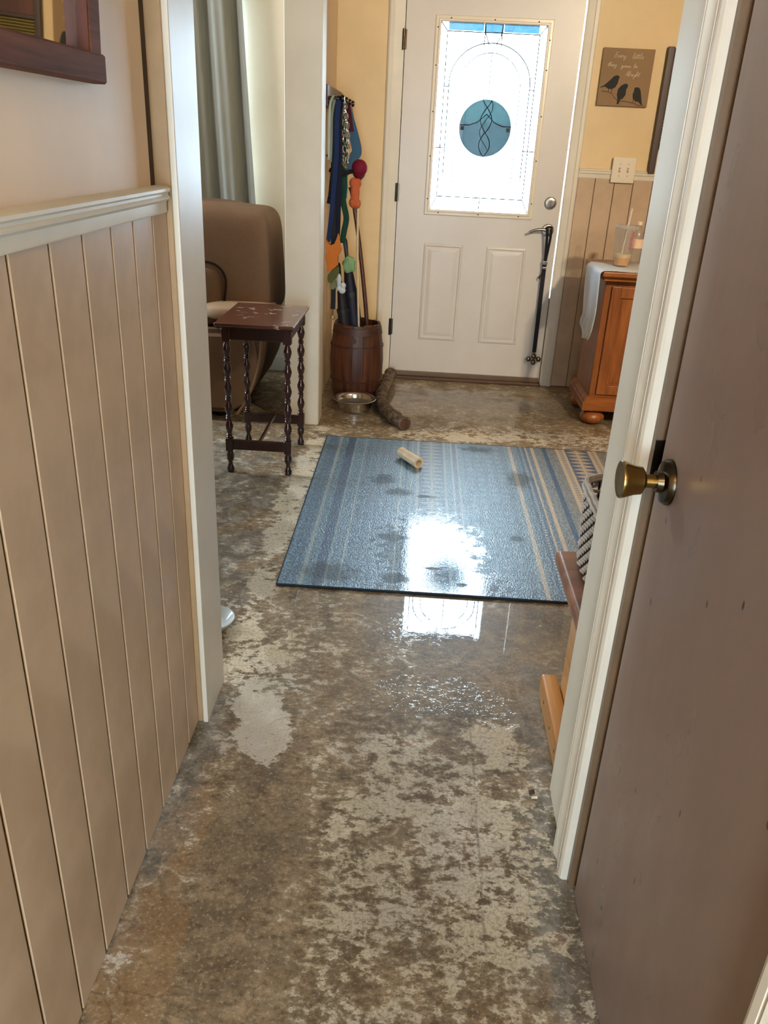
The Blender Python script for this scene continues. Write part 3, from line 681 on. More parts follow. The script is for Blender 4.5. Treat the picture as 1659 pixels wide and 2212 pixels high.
# leaded cames: border, verticals, arch, spray of the crown and the twisted stem
gy = DY + .012; cx = (GX0+GX1)/2
came = lambda pts, r=.0030: MB().tube([(a, gy, b) for a, b in pts], r, 6).out('came', 'lead', door)
b1 = .035
came([(GX0+b1, GZ0+.07), (GX0+b1, GZ1-.04)]); came([(GX1-b1, GZ0+.07), (GX1-b1, GZ1-.04)])
came([(GX0+b1, GZ1-.04), (GX1-b1, GZ1-.04)]); came([(GX0+b1, GZ0+.07), (GX1-b1, GZ0+.07)])
for a, b, c, d in ((GX0, GZ1, GX0+b1, GZ1-.04), (GX1, GZ1, GX1-b1, GZ1-.04), (GX0, GZ0, GX0+b1, GZ0+.07), (GX1, GZ0, GX1-b1, GZ0+.07)): came([(a, b), (c, d)])
came([(GX0+.06, 1.62 + 0), (GX0+.06, 1.15)]); came([(GX1-.06, 1.62), (GX1-.06, 1.15)])
ar = [(cx + .215*math.cos(t*PI/24), 1.62 + .19*math.sin(t*PI/24)) for t in range(25)]; came(ar)
ar2 = [(cx + .165*math.cos(t*PI/24), 1.60 + .165*math.sin(t*PI/24)) for t in range(25)]; came(ar2, .0025)
came([(cx+.165, 1.60), (cx+.165, 1.12)], .0025); came([(cx-.165, 1.60), (cx-.165, 1.12)], .0025)
came([(GX0+b1, 1.60), (GX0+.06, 1.60)]); came([(GX1-b1, 1.60), (GX1-.06, 1.60)]); came([(GX0, 1.30), (GX0+.06, 1.30)]); came([(GX1, 1.30), (GX1-.06, 1.30)])
for k, (t0, t1) in enumerate(((-.048, -.085), (-.048, -.03), (.048, .03), (.048, .085))): came([(cx+t0*.95, GZ1), (cx+t0*.9, GZ1-.04), (cx+t1*.55, GZ1-.10)])
came([(cx, GZ1-.10), (cx, 1.56)], .0025); came([(cx, GZ0), (cx, GZ0+.07)])
tw = lambda s, ph, zz0, zz1: [(cx + s*.030*math.sin(ph + 7.2*(z-1.27)/(.28)), z) for z in [zz0+(zz1-zz0)*k/22 for k in range(23)]]
came(tw(1, 0.2, 1.262, 1.548), .0025); came(tw(-1, 0.2, 1.262, 1.548), .0025); came(tw(1, 1.7, 1.30, 1.548), .0020)
came([(cx-.142, 1.418), (cx-.09, 1.418), (cx-.045, 1.435), (cx, 1.475)], .0025); came([(cx+.142, 1.418), (cx+.09, 1.418), (cx+.045, 1.435), (cx, 1.475)], .0025)
MB().box(cx-.050, cx+.050, DY+.0095, DY+.0125, GZ1-.038, GZ1-.002).out('bevel_pane', 'pane_blue', door, smooth=False)
MB().box(GX0+.04, cx-.052, DY+.0095, DY+.0125, GZ1-.036, GZ1-.002).out('bevel_pane', 'pane_blue', door, smooth=False)
MB().box(cx+.052, GX1-.04, DY+.0095, DY+.0125, GZ1-.036, GZ1-.002).out('bevel_pane', 'pane_blue', door, smooth=False)
mr, mz, mxc = .142, 1.405, cx-.003
up = [(mxc+mr*math.cos(t*PI/32), mz+mr*math.sin(t*PI/32)) for t in range(2, 31)]; lo = [(mxc+mr*math.cos(t*PI/32), mz+mr*math.sin(t*PI/32)) for t in range(30, 67)]
md = MB().prism(up, DY+.0075, DY+.0105, 'xz').out('round_medallion', 'medallion_upper', door, smooth=False); md['label'] = 'round blue tinted glass medallion'
MB().prism(lo, DY+.0075, DY+.0105, 'xz').out('medallion_half', 'medallion_lower', md, smooth=False)
for sx in (-1, 1): MB().box(mxc+sx*.124-.009, mxc+sx*.124+.009, DY+.005, DY+.0075, 1.392, 1.411).out('medallion_clip', 'lead', md, smooth=False)
# raised panels
def door_panel(x0, x1, z0, z1):
    m = MB(); loops = []
    for d, y in ((0, DY), (0, DY-.0008), (.006, DY-.0035), (.013, DY-.0035), (.018, DY+.004), (.028, DY+.004), (.048, DY-.004), (.052, DY-.0042)):
        loops.append([m.bm.verts.new((a, y, b)) for a, b in ((x0+d, z0+d), (x1-d, z0+d), (x1-d, z1-d), (x0+d, z1-d))])
    for A, B in zip(loops, loops[1:]):
        for j in range(4): m.bm.faces.new((A[j], A[(j+1) % 4], B[(j+1) % 4], B[j]))
    m.bm.faces.new(loops[-1])
    return m
# sink the slab under each panel: build as shallow applied mouldings
def door_panel_applied(x0, x1, z0, z1):
    m = MB(); loops = []
    for d, y in ((0, DY), (.003, DY-.004), (.012, DY-.0065), (.018, DY-.0015), (.026, DY-.001), (.046, DY-.0065), (.052, DY-.0068)):
        loops.append([m.bm.verts.new((a, y, b)) for a, b in ((x0+d, z0+d), (x1-d, z0+d), (x1-d, z1-d), (x0+d, z1-d))])
    for A, B in zip(loops, loops[1:]):
        for j in range(4): m.bm.faces.new((A[j], A[(j+1) % 4], B[(j+1) % 4], B[j]))
    m.bm.faces.new(loops[-1])
    return m
door_panel_applied(0.015, 0.240, 0.241, 0.796).out('panel', 'door_white', door, angle=15)
door_panel_applied(0.376, 0.604, 0.239, 0.795).out('panel', 'door_white', door, angle=15)
MB().box(DX0+.004, DX1-.002, DY-.006, DY+.02, 0.012, 0.045, .003).out('bottom_sweep', 'jamb', door)
db = MB().lathe([(.033, 0), (.033, -.006), (.029, -.012), (.020, -.014), (.016, -.014)], (.708, DY, 1.044), 28, 'y').out('deadbolt', 'nickel', door)
MB().box(.704, .712, DY-.028, DY-.012, 1.030, 1.058, .003).out('thumb_turn', 'nickel', db)
hx, hz = .711, .900
lv = MB().lathe([(.034, 0), (.034, -.006), (.030, -.012), (.016, -.014), (.012, -.040), (.012, -.052)], (hx, DY, hz), 28, 'y').out('door_lever', 'nickel', door)
pts = spline([(hx, DY-.046, hz), (hx-.035, DY-.048, hz+.006), (hx-.075, DY-.050, hz+.002), (hx-.110, DY-.050, hz-.012)], 5)
MB().tube(pts, [.010-.004*i/(len(pts)-1) for i in range(len(pts))], 10).out('lever_arm', 'nickel', lv)
MB().box(-.160, -.135, DY+.046, DY+.060, 0.02, 2.04).out('hinge_light_stop', 'dark_gap', door, smooth=False)  # dark strip added to block daylight through the hinge gap
for z in (1.807, 1.061, .309):
    h = MB().tube([(-.158, DY-.008, z-.048), (-.158, DY-.008, z+.048)], .0075, 10).box(-.172, -.142, DY-.003, DY-.001, z-.046, z+.046).out('hinge', 'antique', door)
# jamb, casing, threshold
struct(MB().box(-.170, -.154, YW-.004, 5.0, 0, 2.05).box(.774, .790, YW-.004, 5.0, 0, 2.05).box(-.154, .774, YW-.004, 5.0, 2.04, 2.05).out('trim_9', 'white', smooth=False), 'white jamb lining of the front door', 'trim')
struct(MB().box(.7645, .775, YW+.028, YW+.05, 0, .52).out('trim_10', 'tan', smooth=False), 'tan weatherstrip at foot of front door jamb', 'trim')
def casing_front(x0, x1):
    L = x1-x0
    return [(x0, YW), (x0, YW-.012), (x0+.1*L, YW-.017), (x0+.35*L, YW-.017), (x0+.45*L, YW-.013), (x0+.85*L, YW-.010), (x1, YW-.008), (x1, YW)]
struct(MB().prism(casing_front(-.238, -.160), 0, 2.12, 'xy').out('trim_11', 'white', angle=25), 'cream casing left of front door', 'trim')
struct(MB().prism([(.778+.842-x, y) for x, y in casing_front(.778, .842)], 0, 2.12, 'xy').out('trim_12', 'white', angle=25), 'cream casing right of front door', 'trim')
struct(MB().box(-.238, .842, YW-.016, YW, 2.045, 2.12, .003).out('trim_13', 'white'), 'cream head casing over front door', 'trim')
thr = wood('brown_threshold', (96, 66, 44), (60, 40, 28), 0.5, 'x', 6)
struct(MB().box(-.155, .775, YW-.045, 5.0, 0.0, .018, .004).out('trim_14', thr), 'worn brown threshold under front door', 'trim')

# ================================================================== THINGS
# ------------------------------------------------------------------ rug
rg = MB().box(RX0, RX1, RY0, RY1, 0.001, 0.009, .003, 2).out('area_rug', 'rug', origin=(0, 0, 0))
tag(rg, 'soaked blue grey striped rug lying on the wet floor', 'rug')
bind = cloth('rug_binding', (26, 36, 46), 0.6)
for a in ((RX0-.003, RX1, RY0-.004, RY0+.002), (RX0-.003, RX1, RY1-.002, RY1+.003), (RX0-.004, RX0+.002, RY0, RY1)):
    MB().box(a[0], a[1], a[2], a[3], 0.0005, 0.0095, .003, 2).out('binding', bind, rg)

# ------------------------------------------------------------------ chew bone
bonem = paint('bone', (226, 200, 160), 0.45, 0.12, 25, 0.1)
bone_in = paint('bone_marrow', (150, 74, 34), 0.6, 0.2, 40)
a = Vector((-0.036, 3.455, .036)); b = Vector((0.048, 3.335, .032))
bt = thing('chew_bone', (0, 3.40, .01), 'pale hollow chew bone lying on the blue rug', 'bone')
d = (b-a)
m = MB(); n = 14; side = d.cross(Vector((0, 0, 1))).normalized(); upv = Vector((0, 0, 1))
def ring(bm_, t, rr, sq=1.0):
    c = a + d*t
    return [bm_.verts.new(c + side*rr*math.cos(2*PI*k/n)*(1+.06*math.sin(3*k)) + upv*rr*sq*math.sin(2*PI*k/n)) for k in range(n)]
rs = [ring(m.bm, t, r_) for t, r_ in ((0, .012), (.0, .020), (.03, .024), (.3, .0235), (.7, .0245), (.97, .026), (1.0, .025), (1.0, .015), (.75, .013), (.4, .012))]
for A, B in zip(rs, rs[1:]):
    for k in range(n): m.bm.faces.new((A[k], A[(k+1) % n], B[(k+1) % n], B[k]))
m.bm.faces.new(rs[0][::-1])
m.out('bone_shaft', bonem, bt)
m = MB(); rs = [ring(m.bm, t, r_) for t, r_ in ((.55, .0125), (.96, .0148))]
for k in range(n): m.bm.faces.new((rs[0][k], rs[0][(k+1) % n], rs[1][(k+1) % n], rs[1][k]))
m.bm.faces.new(rs[0]); m.out('marrow', bone_in, bt)

# ------------------------------------------------------------------ side table with turned legs
tb = thing('side_table', (-.634, 3.375, 0), 'dark turned leg side table beside the brown recliner', 'side table')
X0, X1, Y0, Y1, ZT = -.797, -.478, 3.15, 3.605, .640
def table_top_mat():
    m = NT('scuffed_table_top'); v = m.mapped(); n1 = m.noise(v, 9, 6, .7); n2 = m.noise(v, 22, 5, .7)
    c = m.mix(n1, lin((70, 30, 20)), lin((112, 60, 42)))
    f = m.math('MULTIPLY', m.step(n2, .55, .64), m.step(m.noise(v, 5, 3), .46, .58))
    m.base(m.mix(m.math('MULTIPLY', f, .7), c, lin((200, 185, 175)))); m.P(Roughness=.25); m.setin(m.p, 'Coat Weight', .6); m.setin(m.p, 'Coat Roughness', .12)
    return m.m
MB().box(X0, X1, Y0, Y1, ZT-.016, ZT, .006, 3).out('table_top', table_top_mat(), tb)
MB().box(X0+.006, X1-.006, Y0+.006, Y1-.006, ZT-.022, ZT-.015, .002, 1).out('top_moulding', 'mahogany', tb)
LX = (-.756, -.509); LY = (3.187, 3.565)
for x0, x1, y0, y1 in ((LX[0], LX[1], LY[0]-.009, LY[0]+.009), (LX[0], LX[1], LY[1]-.009, LY[1]+.009), (LX[0]-.009, LX[0]+.009, LY[0], LY[1]), (LX[1]-.009, LX[1]+.009, LY[0], LY[1])):
    MB().box(x0, x1, y0, y1, ZT-.070, ZT-.022, .002, 1).out('apron', 'mahogany', tb)
prof = [(.011, 0), (.016, .004), (.0165, .018), (.010, .034), (.009, .046), (.0155, .060), (.0165, .078), (.011, .094), (.0125, .098)]
legp = prof + [(.0, 0)]
def leg_profile():
    p = list(prof)
    z = .152
    p2 = []
    while z < .525:
        for r_, dz in ((.009, 0), (.0135, .006), (.0105, .011), (.0135, .016), (.009, .022), (.013, .034), (.0165, .048), (.0165, .056), (.013, .068), (.009, .080)):
            p2.append((r_, z+dz))
        z += .0815
    return p, p2
lo_p, hi_p = leg_profile()
hi_p = [(r_, min(z, .572)) for r_, z in hi_p if z < .572]
leg_me = None
for x in LX:
    for y in LY:
        if leg_me is None:
            m = MB().lathe(lo_p, (0, 0, 0), 16).box(-.0155, .0155, -.0155, .0155, .096, .154, .002, 1).lathe(hi_p, (0, 0, 0), 16).box(-.0165, .0165, -.0165, .0165, .562, ZT-.022, .002, 1)
            o = m.out('leg', 'mahogany', tb); leg_me = o.data; o.location = Vector((x, y, 0)) - wloc(tb)
        else: place('leg', leg_me, (x, y, 0), tb)
MB().box(LX[0], LX[1], LY[0]-.007, LY[0]+.007, .102, .146, .003, 1).out('stretcher', 'mahogany', tb)
MB().box(LX[0], LX[1], LY[1]-.007, LY[1]+.007, .102, .146, .003, 1).out('stretcher', 'mahogany', tb)
MB().box(-.64, -.626, LY[0], LY[1], .126, .140, .003, 1).out('stretcher', 'mahogany', tb)

# ------------------------------------------------------------------ recliner
rc = thing('recliner', (-1.1, 4.2, 0), 'puffy brown recliner behind the dark side table', 'recliner')
suede = cloth('brown_suede', (116, 92, 72), 0.75, 0.18, 60, 0.15)
suede_lit = cloth('highlight_tan_suede', (168, 142, 116), 0.6, 0.15, 60, 0.15)  # arm pad tone: highlight painted into a lighter suede
def backfn(p):
    z = p.z; k = 1 - .035*(1+z) - .02*(1-abs(z))*0
    return Vector((p.x*k, p.y*(1-.10*max(0, z)), z + .035*math.sin(6*p.x+1.0)*max(0, z)**3))
MB().puff((-1.08, 4.20, .735), (.765, .52, .55), .30, 48, 26, backfn).out('backrest', suede, rc)
MB().puff((-1.20, 3.98, .60), (.50, .16, .30), .40, 32, 16).out('side_cushion', suede, rc)
seam = spline([(-1.30, 3.925, .765), (-1.05, 3.925, .762), (-.965, 3.925, .745), (-.925, 3.925, .69), (-.930, 3.925, .60), (-.94, 3.925, .54)], 6)
MB().tube(seam, .006, 8).out('seam_piping', cloth('dark_seam', (34, 22, 16)), rc)
MB().puff((-.862, 3.965, .540), (.345, .30, .085), .6, 36, 14).out('arm_pad', suede_lit, rc)
body = [(-.745, .46), (-.742, .40), (-.755, .30), (-.785, .20), (-.83, .10), (-.87, .04), (-1.75, .04), (-1.80, .20), (-1.80, .44)]
m = MB().prism(body, 3.84, 4.60, 'xz'); bmesh.ops.bevel(m.bm, geom=[e for e in m.bm.edges], offset=.03, segments=3, affect='EDGES')
m.out('base_body', suede, rc)
edge = [(x+.0, 3.842, z) for x, z in body[:6]]
MB().tube(spline(edge, 4), .007, 8).out('edge_welt', cloth('welt_suede', (132, 104, 80)), rc)
for x in (-1.65, -.98):
    for y in (3.95, 4.5): MB().lathe([(.025, 0), (.03, .03), (.03, .06)], (x, y, 0), 12).out('foot', 'black', rc)
MB().puff((-1.45, 4.22, .46), (.62, .44, .18), .5, 32, 14).out('seat_cushion', suede, rc)

# ------------------------------------------------------------------ curtain
cu = thing('curtain', (-1.5, 4.76, .1), 'pleated grey green curtain over the living room window', 'curtain')
def curt(u, v):
    z = .12 + 2.1*(1-v) ; spread = .93 + .12*(v)
    x = -2.30 + (1.30 + .11*v)*u
    y = 4.765 + .030*math.sin(u*2*PI*8.5 + .5*math.sin(3*v)) + .010*math.sin(u*2*PI*19+v)
    return Vector((x, y, z))
cm = NT('curtain_cloth'); nv_ = cm.noise(cm.mapped((1, 1, .1)), 60, 3)
cm.base(cm.mix(nv_, lin((136, 138, 130)), lin((160, 161, 152)))); cm.P(Roughness=.9)
tr_ = cm.n('ShaderNodeBsdfTranslucent'); tr_.inputs[0].default_value = (*lin((120, 124, 112)), 1)
mx_ = cm.n('ShaderNodeMixShader'); mx_.inputs[0].default_value = .02
cm.link(cm.p.outputs[0], mx_.inputs[1]); cm.link(tr_.outputs[0], mx_.inputs[2]); cm.link(mx_.outputs[0], cm.out.inputs[0])
MB().grid(curt, 220, 12).out('cloth_panel', cm.m, cu, angle=80)
MB().grid(lambda u, v: curt(u, v) + Vector((-.004, .014, 0)), 220, 12).out('lining', cloth('white_bounce_sheet', (238, 236, 228), .9, .05), cu, angle=80)  # white sheet added behind the curtain to bounce daylight onto the wall
MB().tube([(-2.6, 4.765, 2.235), (-.80, 4.765, 2.235)], .012, 12).out('rod', 'antique', cu)

# ------------------------------------------------------------------ barrel
BX, BY = -.322, 4.452
ba = thing('barrel', (BX, BY, 0), 'small brown wooden barrel holding umbrellas by the door', 'barrel')
NS = 15
def brad(z): return .121 + .027*math.sin(PI*min(1, max(0, (z+.03)/.46)))
for k in range(NS):
    m = MB(); g = .012
    a0, a1 = 2*PI*(k+g*1.2)/NS, 2*PI*(k+1-g*1.2)/NS
    zs = [.0, .06, .13, .21, .29, .36, .412 - .003*(k % 3)]
    col_ = []
    for z in zs:
        R_ = brad(z)
        row = []
        for t in range(4):
            an = a0+(a1-a0)*t/3; row.append(m.bm.verts.new((BX+R_*math.cos(an), BY+R_*math.sin(an), z)))
        for t in range(3, -1, -1):
            an = a0+(a1-a0)*t/3; row.append(m.bm.verts.new((BX+(R_-.014)*math.cos(an), BY+(R_-.014)*math.sin(an), z)))
        col_.append(row)
    for A, B in zip(col_, col_[1:]):
        for j in range(8): m.bm.faces.new((A[j], A[(j+1) % 8], B[(j+1) % 8], B[j]))
    m.bm.faces.new(col_[0][::-1]); m.bm.faces.new(col_[-1])
    m.out('stave', 'stave', ba, origin=(BX, BY, 0))
for z0, z1 in ((.355, .398), (.285, .298), (.095, .108), (.02, .05)):
    MB().lathe([(brad(z0)-.002, z0), (brad(z0)+.004, z0+.002), (brad(z1)+.004, z1-.002), (brad(z1)-.002, z1)], (BX, BY, 0), 40, 'z', False).out('hoop', 'hoop', ba)
m = MB().lathe([(.126, .008), (.126, .018)], (BX, BY, 0), 32); m.out('barrel_bottom', 'stave', ba)
MB().lathe([(.016, -brad(.335)-.002), (.016, -brad(.335)+.010)], (BX-.01, BY, .332), 20, 'y').out('bung', 'hoop', ba)

# ------------------------------------------------------------------ steel bowl with water
bx, by = -.305, 4.165
bw = thing('pet_bowl', (bx, by, 0), 'shiny stainless steel pet bowl in front of barrel', 'bowl')
MB().lathe([(.080, 0), (.086, .004), (.096, .052), (.112, .060), (.1145, .063), (.112, .0655), (.102, .062), (.094, .052), (.084, .008), (.02, .006)], (bx, by, 0), 48).out('bowl_shell', 'steel', bw)
wm = NT('water'); wm.base(wm.mix(wm.noise(wm.mapped(), 20, 2), (.10, .10, .09), (.13, .125, .11))); wm.P(Roughness=.03)
MB().lathe([(.001, .036), (.090, .0362)], (bx, by, 0), 40).out('bowl_water', wm.m, bw)

# ------------------------------------------------------------------ driftwood-like branch on the floor
br = NT('mottled_bark'); nb = br.noise(br.mapped(), 28, 5, .7, .5)
br.base(br.mix(br.step(nb, .35, .65), lin((46, 36, 28)), lin((130, 110, 90)))); br.P(Roughness=.8); br.bump(br.noise(br.mapped(), 60, 4), .5, .006)
bp_ = spline([(-.135, 4.75, .055), (-.148, 4.58, .046), (-.168, 4.40, .036), (-.165, 4.22, .034), (-.115, 4.03, .034), (-.025, 3.86, .034)], 7)
rad_ = [.034 + .004*math.sin(i*1.7) for i in range(len(bp_))]
bh = thing('curved_branch', (-.12, 4.3, 0), 'curved mottled grey brown branch on floor beside bowl', 'branch')
MB().tube(bp_, rad_, 14).out('bark', br.m, bh)
dd = (bp_[-1]-bp_[-2]).normalized()
MB().tube([bp_[-1]-dd*.004, bp_[-1]+dd*.002], .028, 14).out('cut_end', wood('cut_wood', (98, 68, 48), (72, 48, 34), .8), bh)

# ------------------------------------------------------------------ white dish behind the left post
dish = paint('white_ceramic', (225, 235, 238), 0.15, 0.02, 10, 0)
MB_ = MB().lathe([(.045, 0), (.05, .003), (.066, .026), (.070, .030), (.067, .031), (.060, .024), (.045, .008), (.01, .006)], (-.548, 1.988, 0), 36)
tag(MB_.out('dish', dish, origin=(-.548, 1.988, 0)), 'small white dish on floor half hidden by the left post', 'dish')

# ------------------------------------------------------------------ floor litter by the right wall
tw_ = spline([(.296, 1.366, .004), (.312, 1.371, .005), (.330, 1.370, .004)], 4)
tag(MB().tube(tw_, .003, 6).out('twig', wood('twig_wood', (150, 130, 100), (110, 90, 66), .8), origin=(.312, 1.37, 0)), 'thin pale twig on floor near right wall', 'twig')
lm = paint('dead_leaf', (70, 34, 26), .7, .2, 40)
def leaff(u, v): return Vector((.317+.012*u, 1.392+.014*v, .003+.006*math.sin(PI*u)*math.sin(PI*v)+.004*u))
tag(MB().grid(leaff, 5, 5, .001).out('leaf_scrap', lm, origin=(.32, 1.395, 0)), 'tiny dark red leaf scrap on floor near right wall', 'leaf')
def papf(u, v): return Vector((.320+.014*u, 1.379+.008*v+.003*u, .003+.004*math.sin(PI*v)))
tag(MB().grid(papf, 5, 5, .001).out('paper_scrap', 'plastic_white', origin=(.326, 1.383, 0)), 'tiny white paper scrap on floor beside the twig', 'paper')

# ------------------------------------------------------------------ umbrellas, cane, ball launcher standing in the barrel
def umbrella(base, top, rmax, matn, label, hm):
    base, top = Vector(base), Vector(top); d_ = top-base
    u_ = thing('umbrella', base, label, 'umbrella', 'umbrellas in the barrel')
    MB().tube([base+d_*t for t in (0, .06, .15, .35, .6, .80, .86)], [.006, .012, rmax*.8, rmax, rmax*.92, rmax*.55, .012], 14).out('folded_canopy', matn, u_)
    MB().tube([base+d_*t for t in (.84, .90, .98, 1.0)], [.009, .011, .013, .009], 10).out('handle', hm, u_)
    MB().tube([base+d_*t for t in (.63, .66)], rmax*.98, 14).out('closing_strap', 'black', u_)
    return u_
navy = cloth('navy_nylon', (30, 32, 50), .5); blackn = cloth('black_nylon', (34, 32, 36), .5)
umbrella((-.290, 4.470, .022), (-.412, 4.530, .835), .044, navy, 'thick navy folded umbrella leaning in barrel with black handle', 'black')
umbrella((-.345, 4.405, .022), (-.436, 4.432, .720), .034, blackn, 'thin black folded umbrella at left in barrel', 'black')
cane_w = wood('cane_wood', (92, 52, 30), (58, 30, 20), .35, 'z', 8)
cp_ = spline([(-.262, 4.50, .022), (-.272, 4.515, .35), (-.322, 4.53, .74), (-.372, 4.545, 1.02), (-.392, 4.55, 1.09)], 6)
tag(MB().tube(cp_, [.013-.003*i/(len(cp_)-1) for i in range(len(cp_))], 10).out('walking_stick', cane_w, origin=(-.262, 4.5, .022)), 'slim brown wooden walking stick leaning in barrel', 'stick')
lc = thing('ball_launcher', (-.30, 4.46, .022), 'thin cream ball thrower stick standing in barrel under maroon ball', 'ball thrower')
lpts = spline([(-.292, 4.465, .022), (-.318, 4.462, .40), (-.337, 4.458, .80), (-.340, 4.455, 1.125)], 5)
MB().tube(lpts, .0065, 10).out('stick', paint('cream_plastic', (225, 205, 165), .35, .05), lc)
MB().lathe([(.006, -.02), (.014, -.012), (.026, .0), (.033, .014), (.030, .014), (.022, .0)], (-.340, 4.455, 1.145), 20).out('cup', paint('maroon_plastic', (110, 20, 40), .4), lc)
tag(MB().puff((-.339, 4.455, 1.188), (.082, .082, .082), 1.0, 24, 16).out('ball', cloth('maroon_ball', (122, 22, 48), .7), origin=(-.339, 4.455, 1.188)), 'round maroon ball on top of the ball thrower', 'ball')

# ------------------------------------------------------------------ leash rack and what hangs on it
rk = thing('leash_rack', (-.508, 4.42, 1.5), 'dark wooden peg rack on short wall holding leashes', 'rack')
MB().box(-.508, -.468, 4.125, 4.80, 1.452, 1.542, .004, 2).out('rack_board', 'rack_wood', rk)
PEGY = (4.18, 4.36, 4.54, 4.72)
peg_me = None
for y in PEGY:
    if peg_me is None:
        o = MB().lathe([(.008, 0), (.008, .030), (.007, .048), (.013, .054), (.016, .063), (.013, .071), (.004, .074)], (0, 0, 0), 16, 'x').out('peg', 'antique', rk); peg_me = o.data; o.location = Vector((-.468, y, 1.488)) - wloc(rk)
    else: place('peg', peg_me, (-.468, y, 1.488), rk)
def strap(name, pts, width, matl, label, cat='leash', group='leashes on the rack', side=(0.55, -0.83, 0), thick=.003, clasp=None):
    t_ = thing(name, pts[0], label, cat, group)
    MB().ribbon(spline(pts, 6), width, thick, side).out('webbing', matl, t_)
    if clasp:
        e = Vector(pts[-1])
        MB().tube([e+Vector((0, 0, .004)), e-Vector((0, 0, .030))], .005, 8).tube([e+Vector((.010*math.cos(k*PI/6), 0, -.040+.012*math.sin(k*PI/6))) for k in range(12)], .002, 6, closed=True).out('clasp', clasp, t_)
    return t_
Q = lambda px, py, Y: tuple(at(px, py, Y))
FC = (0.99, 0.1, 0)   # straps that show their broad side to the hall
strap('leash', [(-.42, 4.18, 1.498), Q(728, 260, 4.15), Q(727, 330, 4.15), Q(722, 400, 4.16), Q(715, 470, 4.17), Q(709, 522, 4.18)], .022, cloth('blue_webbing', (18, 40, 84), .7), 'bright blue leash hanging lowest at left of rack', side=FC)
strap('leash', [(-.425, 4.36, 1.498), Q(731, 240, 4.25), Q(731, 330, 4.25), Q(729, 430, 4.25), Q(727, 500, 4.26), Q(724, 520, 4.26)], .036, cloth('navy_webbing', (16, 20, 44), .7), 'wide dark navy leash behind the chain', side=FC)
strap('leash', [(-.448, 4.18, 1.498), Q(713, 230, 4.13), Q(711, 300, 4.13), Q(710, 345, 4.13)], .010, cloth('pale_cord', (176, 184, 172), .7), 'thin pale grey cord at left end of rack', side=FC)
strap('leash', [(-.44, 4.18, 1.498), Q(717, 250, 4.16), Q(716, 300, 4.16), Q(714, 350, 4.16)], .012, cloth('sage_cord', (128, 140, 126), .7), 'thin sage green cord near left end of rack', side=FC)
strap('leash', [(-.42, 4.54, 1.498), Q(755, 255, 4.5), Q(760, 290, 4.5), Q(764, 312, 4.5)], .026, cloth('maroon_webbing', (74, 20, 44), .7), 'short maroon leash with grey clasp right of chain', side=FC, clasp='nickel')
strap('leash', [(-.42, 4.72, 1.498), Q(762, 250, 4.68), Q(764, 290, 4.68), Q(765, 315, 4.68)], .010, cloth('tan_cord', (150, 132, 104), .7), 'thin tan cord on the last peg by corner', side=FC)
strap('leash', [(-.44, 4.36, 1.498), Q(716, 400, 4.2), Q(712, 430, 4.2), Q(710, 440, 4.2)], .022, cloth('black_webbing', (22, 22, 28), .7), 'short black leash looped at far left under rack', side=FC)
strap('leash', [(-.44, 4.54, 1.49), Q(744, 380, 4.4), Q(741, 430, 4.4), Q(748, 470, 4.4), Q(743, 500, 4.4), Q(739, 525, 4.4)], .030, cloth('green_webbing', (14, 62, 48), .7), 'dark green leash hanging below the blue harness', side=FC)
strap('leash', [(-.45, 4.18, 1.49), Q(720, 560, 4.2), Q(720, 640, 4.2), Q(719, 668, 4.2)], .024, cloth('black_nylon_strap', (20, 20, 22), .6), 'long black strap ending in brass buckle above barrel', side=FC, clasp='brass')
# chain
ch = thing('chain_leash', Q(740, 205, 4.32), 'silver metal chain leash looped over a peg', 'leash', 'leashes on the rack')
def chain_path(pts, name):
    pth = spline(pts, 24); m = MB(); acc = 0; k = 0; last = pth[0]; nxt = 0
    seg = [0]
    for p, q in zip(pth, pth[1:]): seg.append(seg[-1]+(q-p).length)
    L = seg[-1]; cnt = int(L/.022)
    for i in range(cnt):
        s = (i+.5)*L/cnt; j = max(t for t in range(len(seg)) if seg[t] <= s); j = min(j, len(pth)-2)
        c = pth[j]; t = (pth[j+1]-pth[j]).normalized(); sd = t.cross(Vector((0, 1, 0) if i % 2 else (1, 0, 0))).normalized()
        m.tube([c + t*.0155*math.cos(2*PI*w_/10) + sd*.0075*math.sin(2*PI*w_/10) for w_ in range(10)], .0024, 6, closed=True)
    return m.out(name, 'steel', ch)
chain_path([Q(739, 205, 4.30), Q(737, 270, 4.28), Q(733, 310, 4.27), Q(738, 345, 4.27), Q(746, 362, 4.27), Q(752, 340, 4.27), Q(752, 290, 4.28), Q(744, 210, 4.30)], 'chain_loop')
chain_path([Q(741, 205, 4.31), Q(744, 270, 4.29), Q(740, 320, 4.28), Q(744, 355, 4.28), Q(749, 320, 4.28), Q(748, 270, 4.28), Q(742, 207, 4.31)], 'chain_loop')
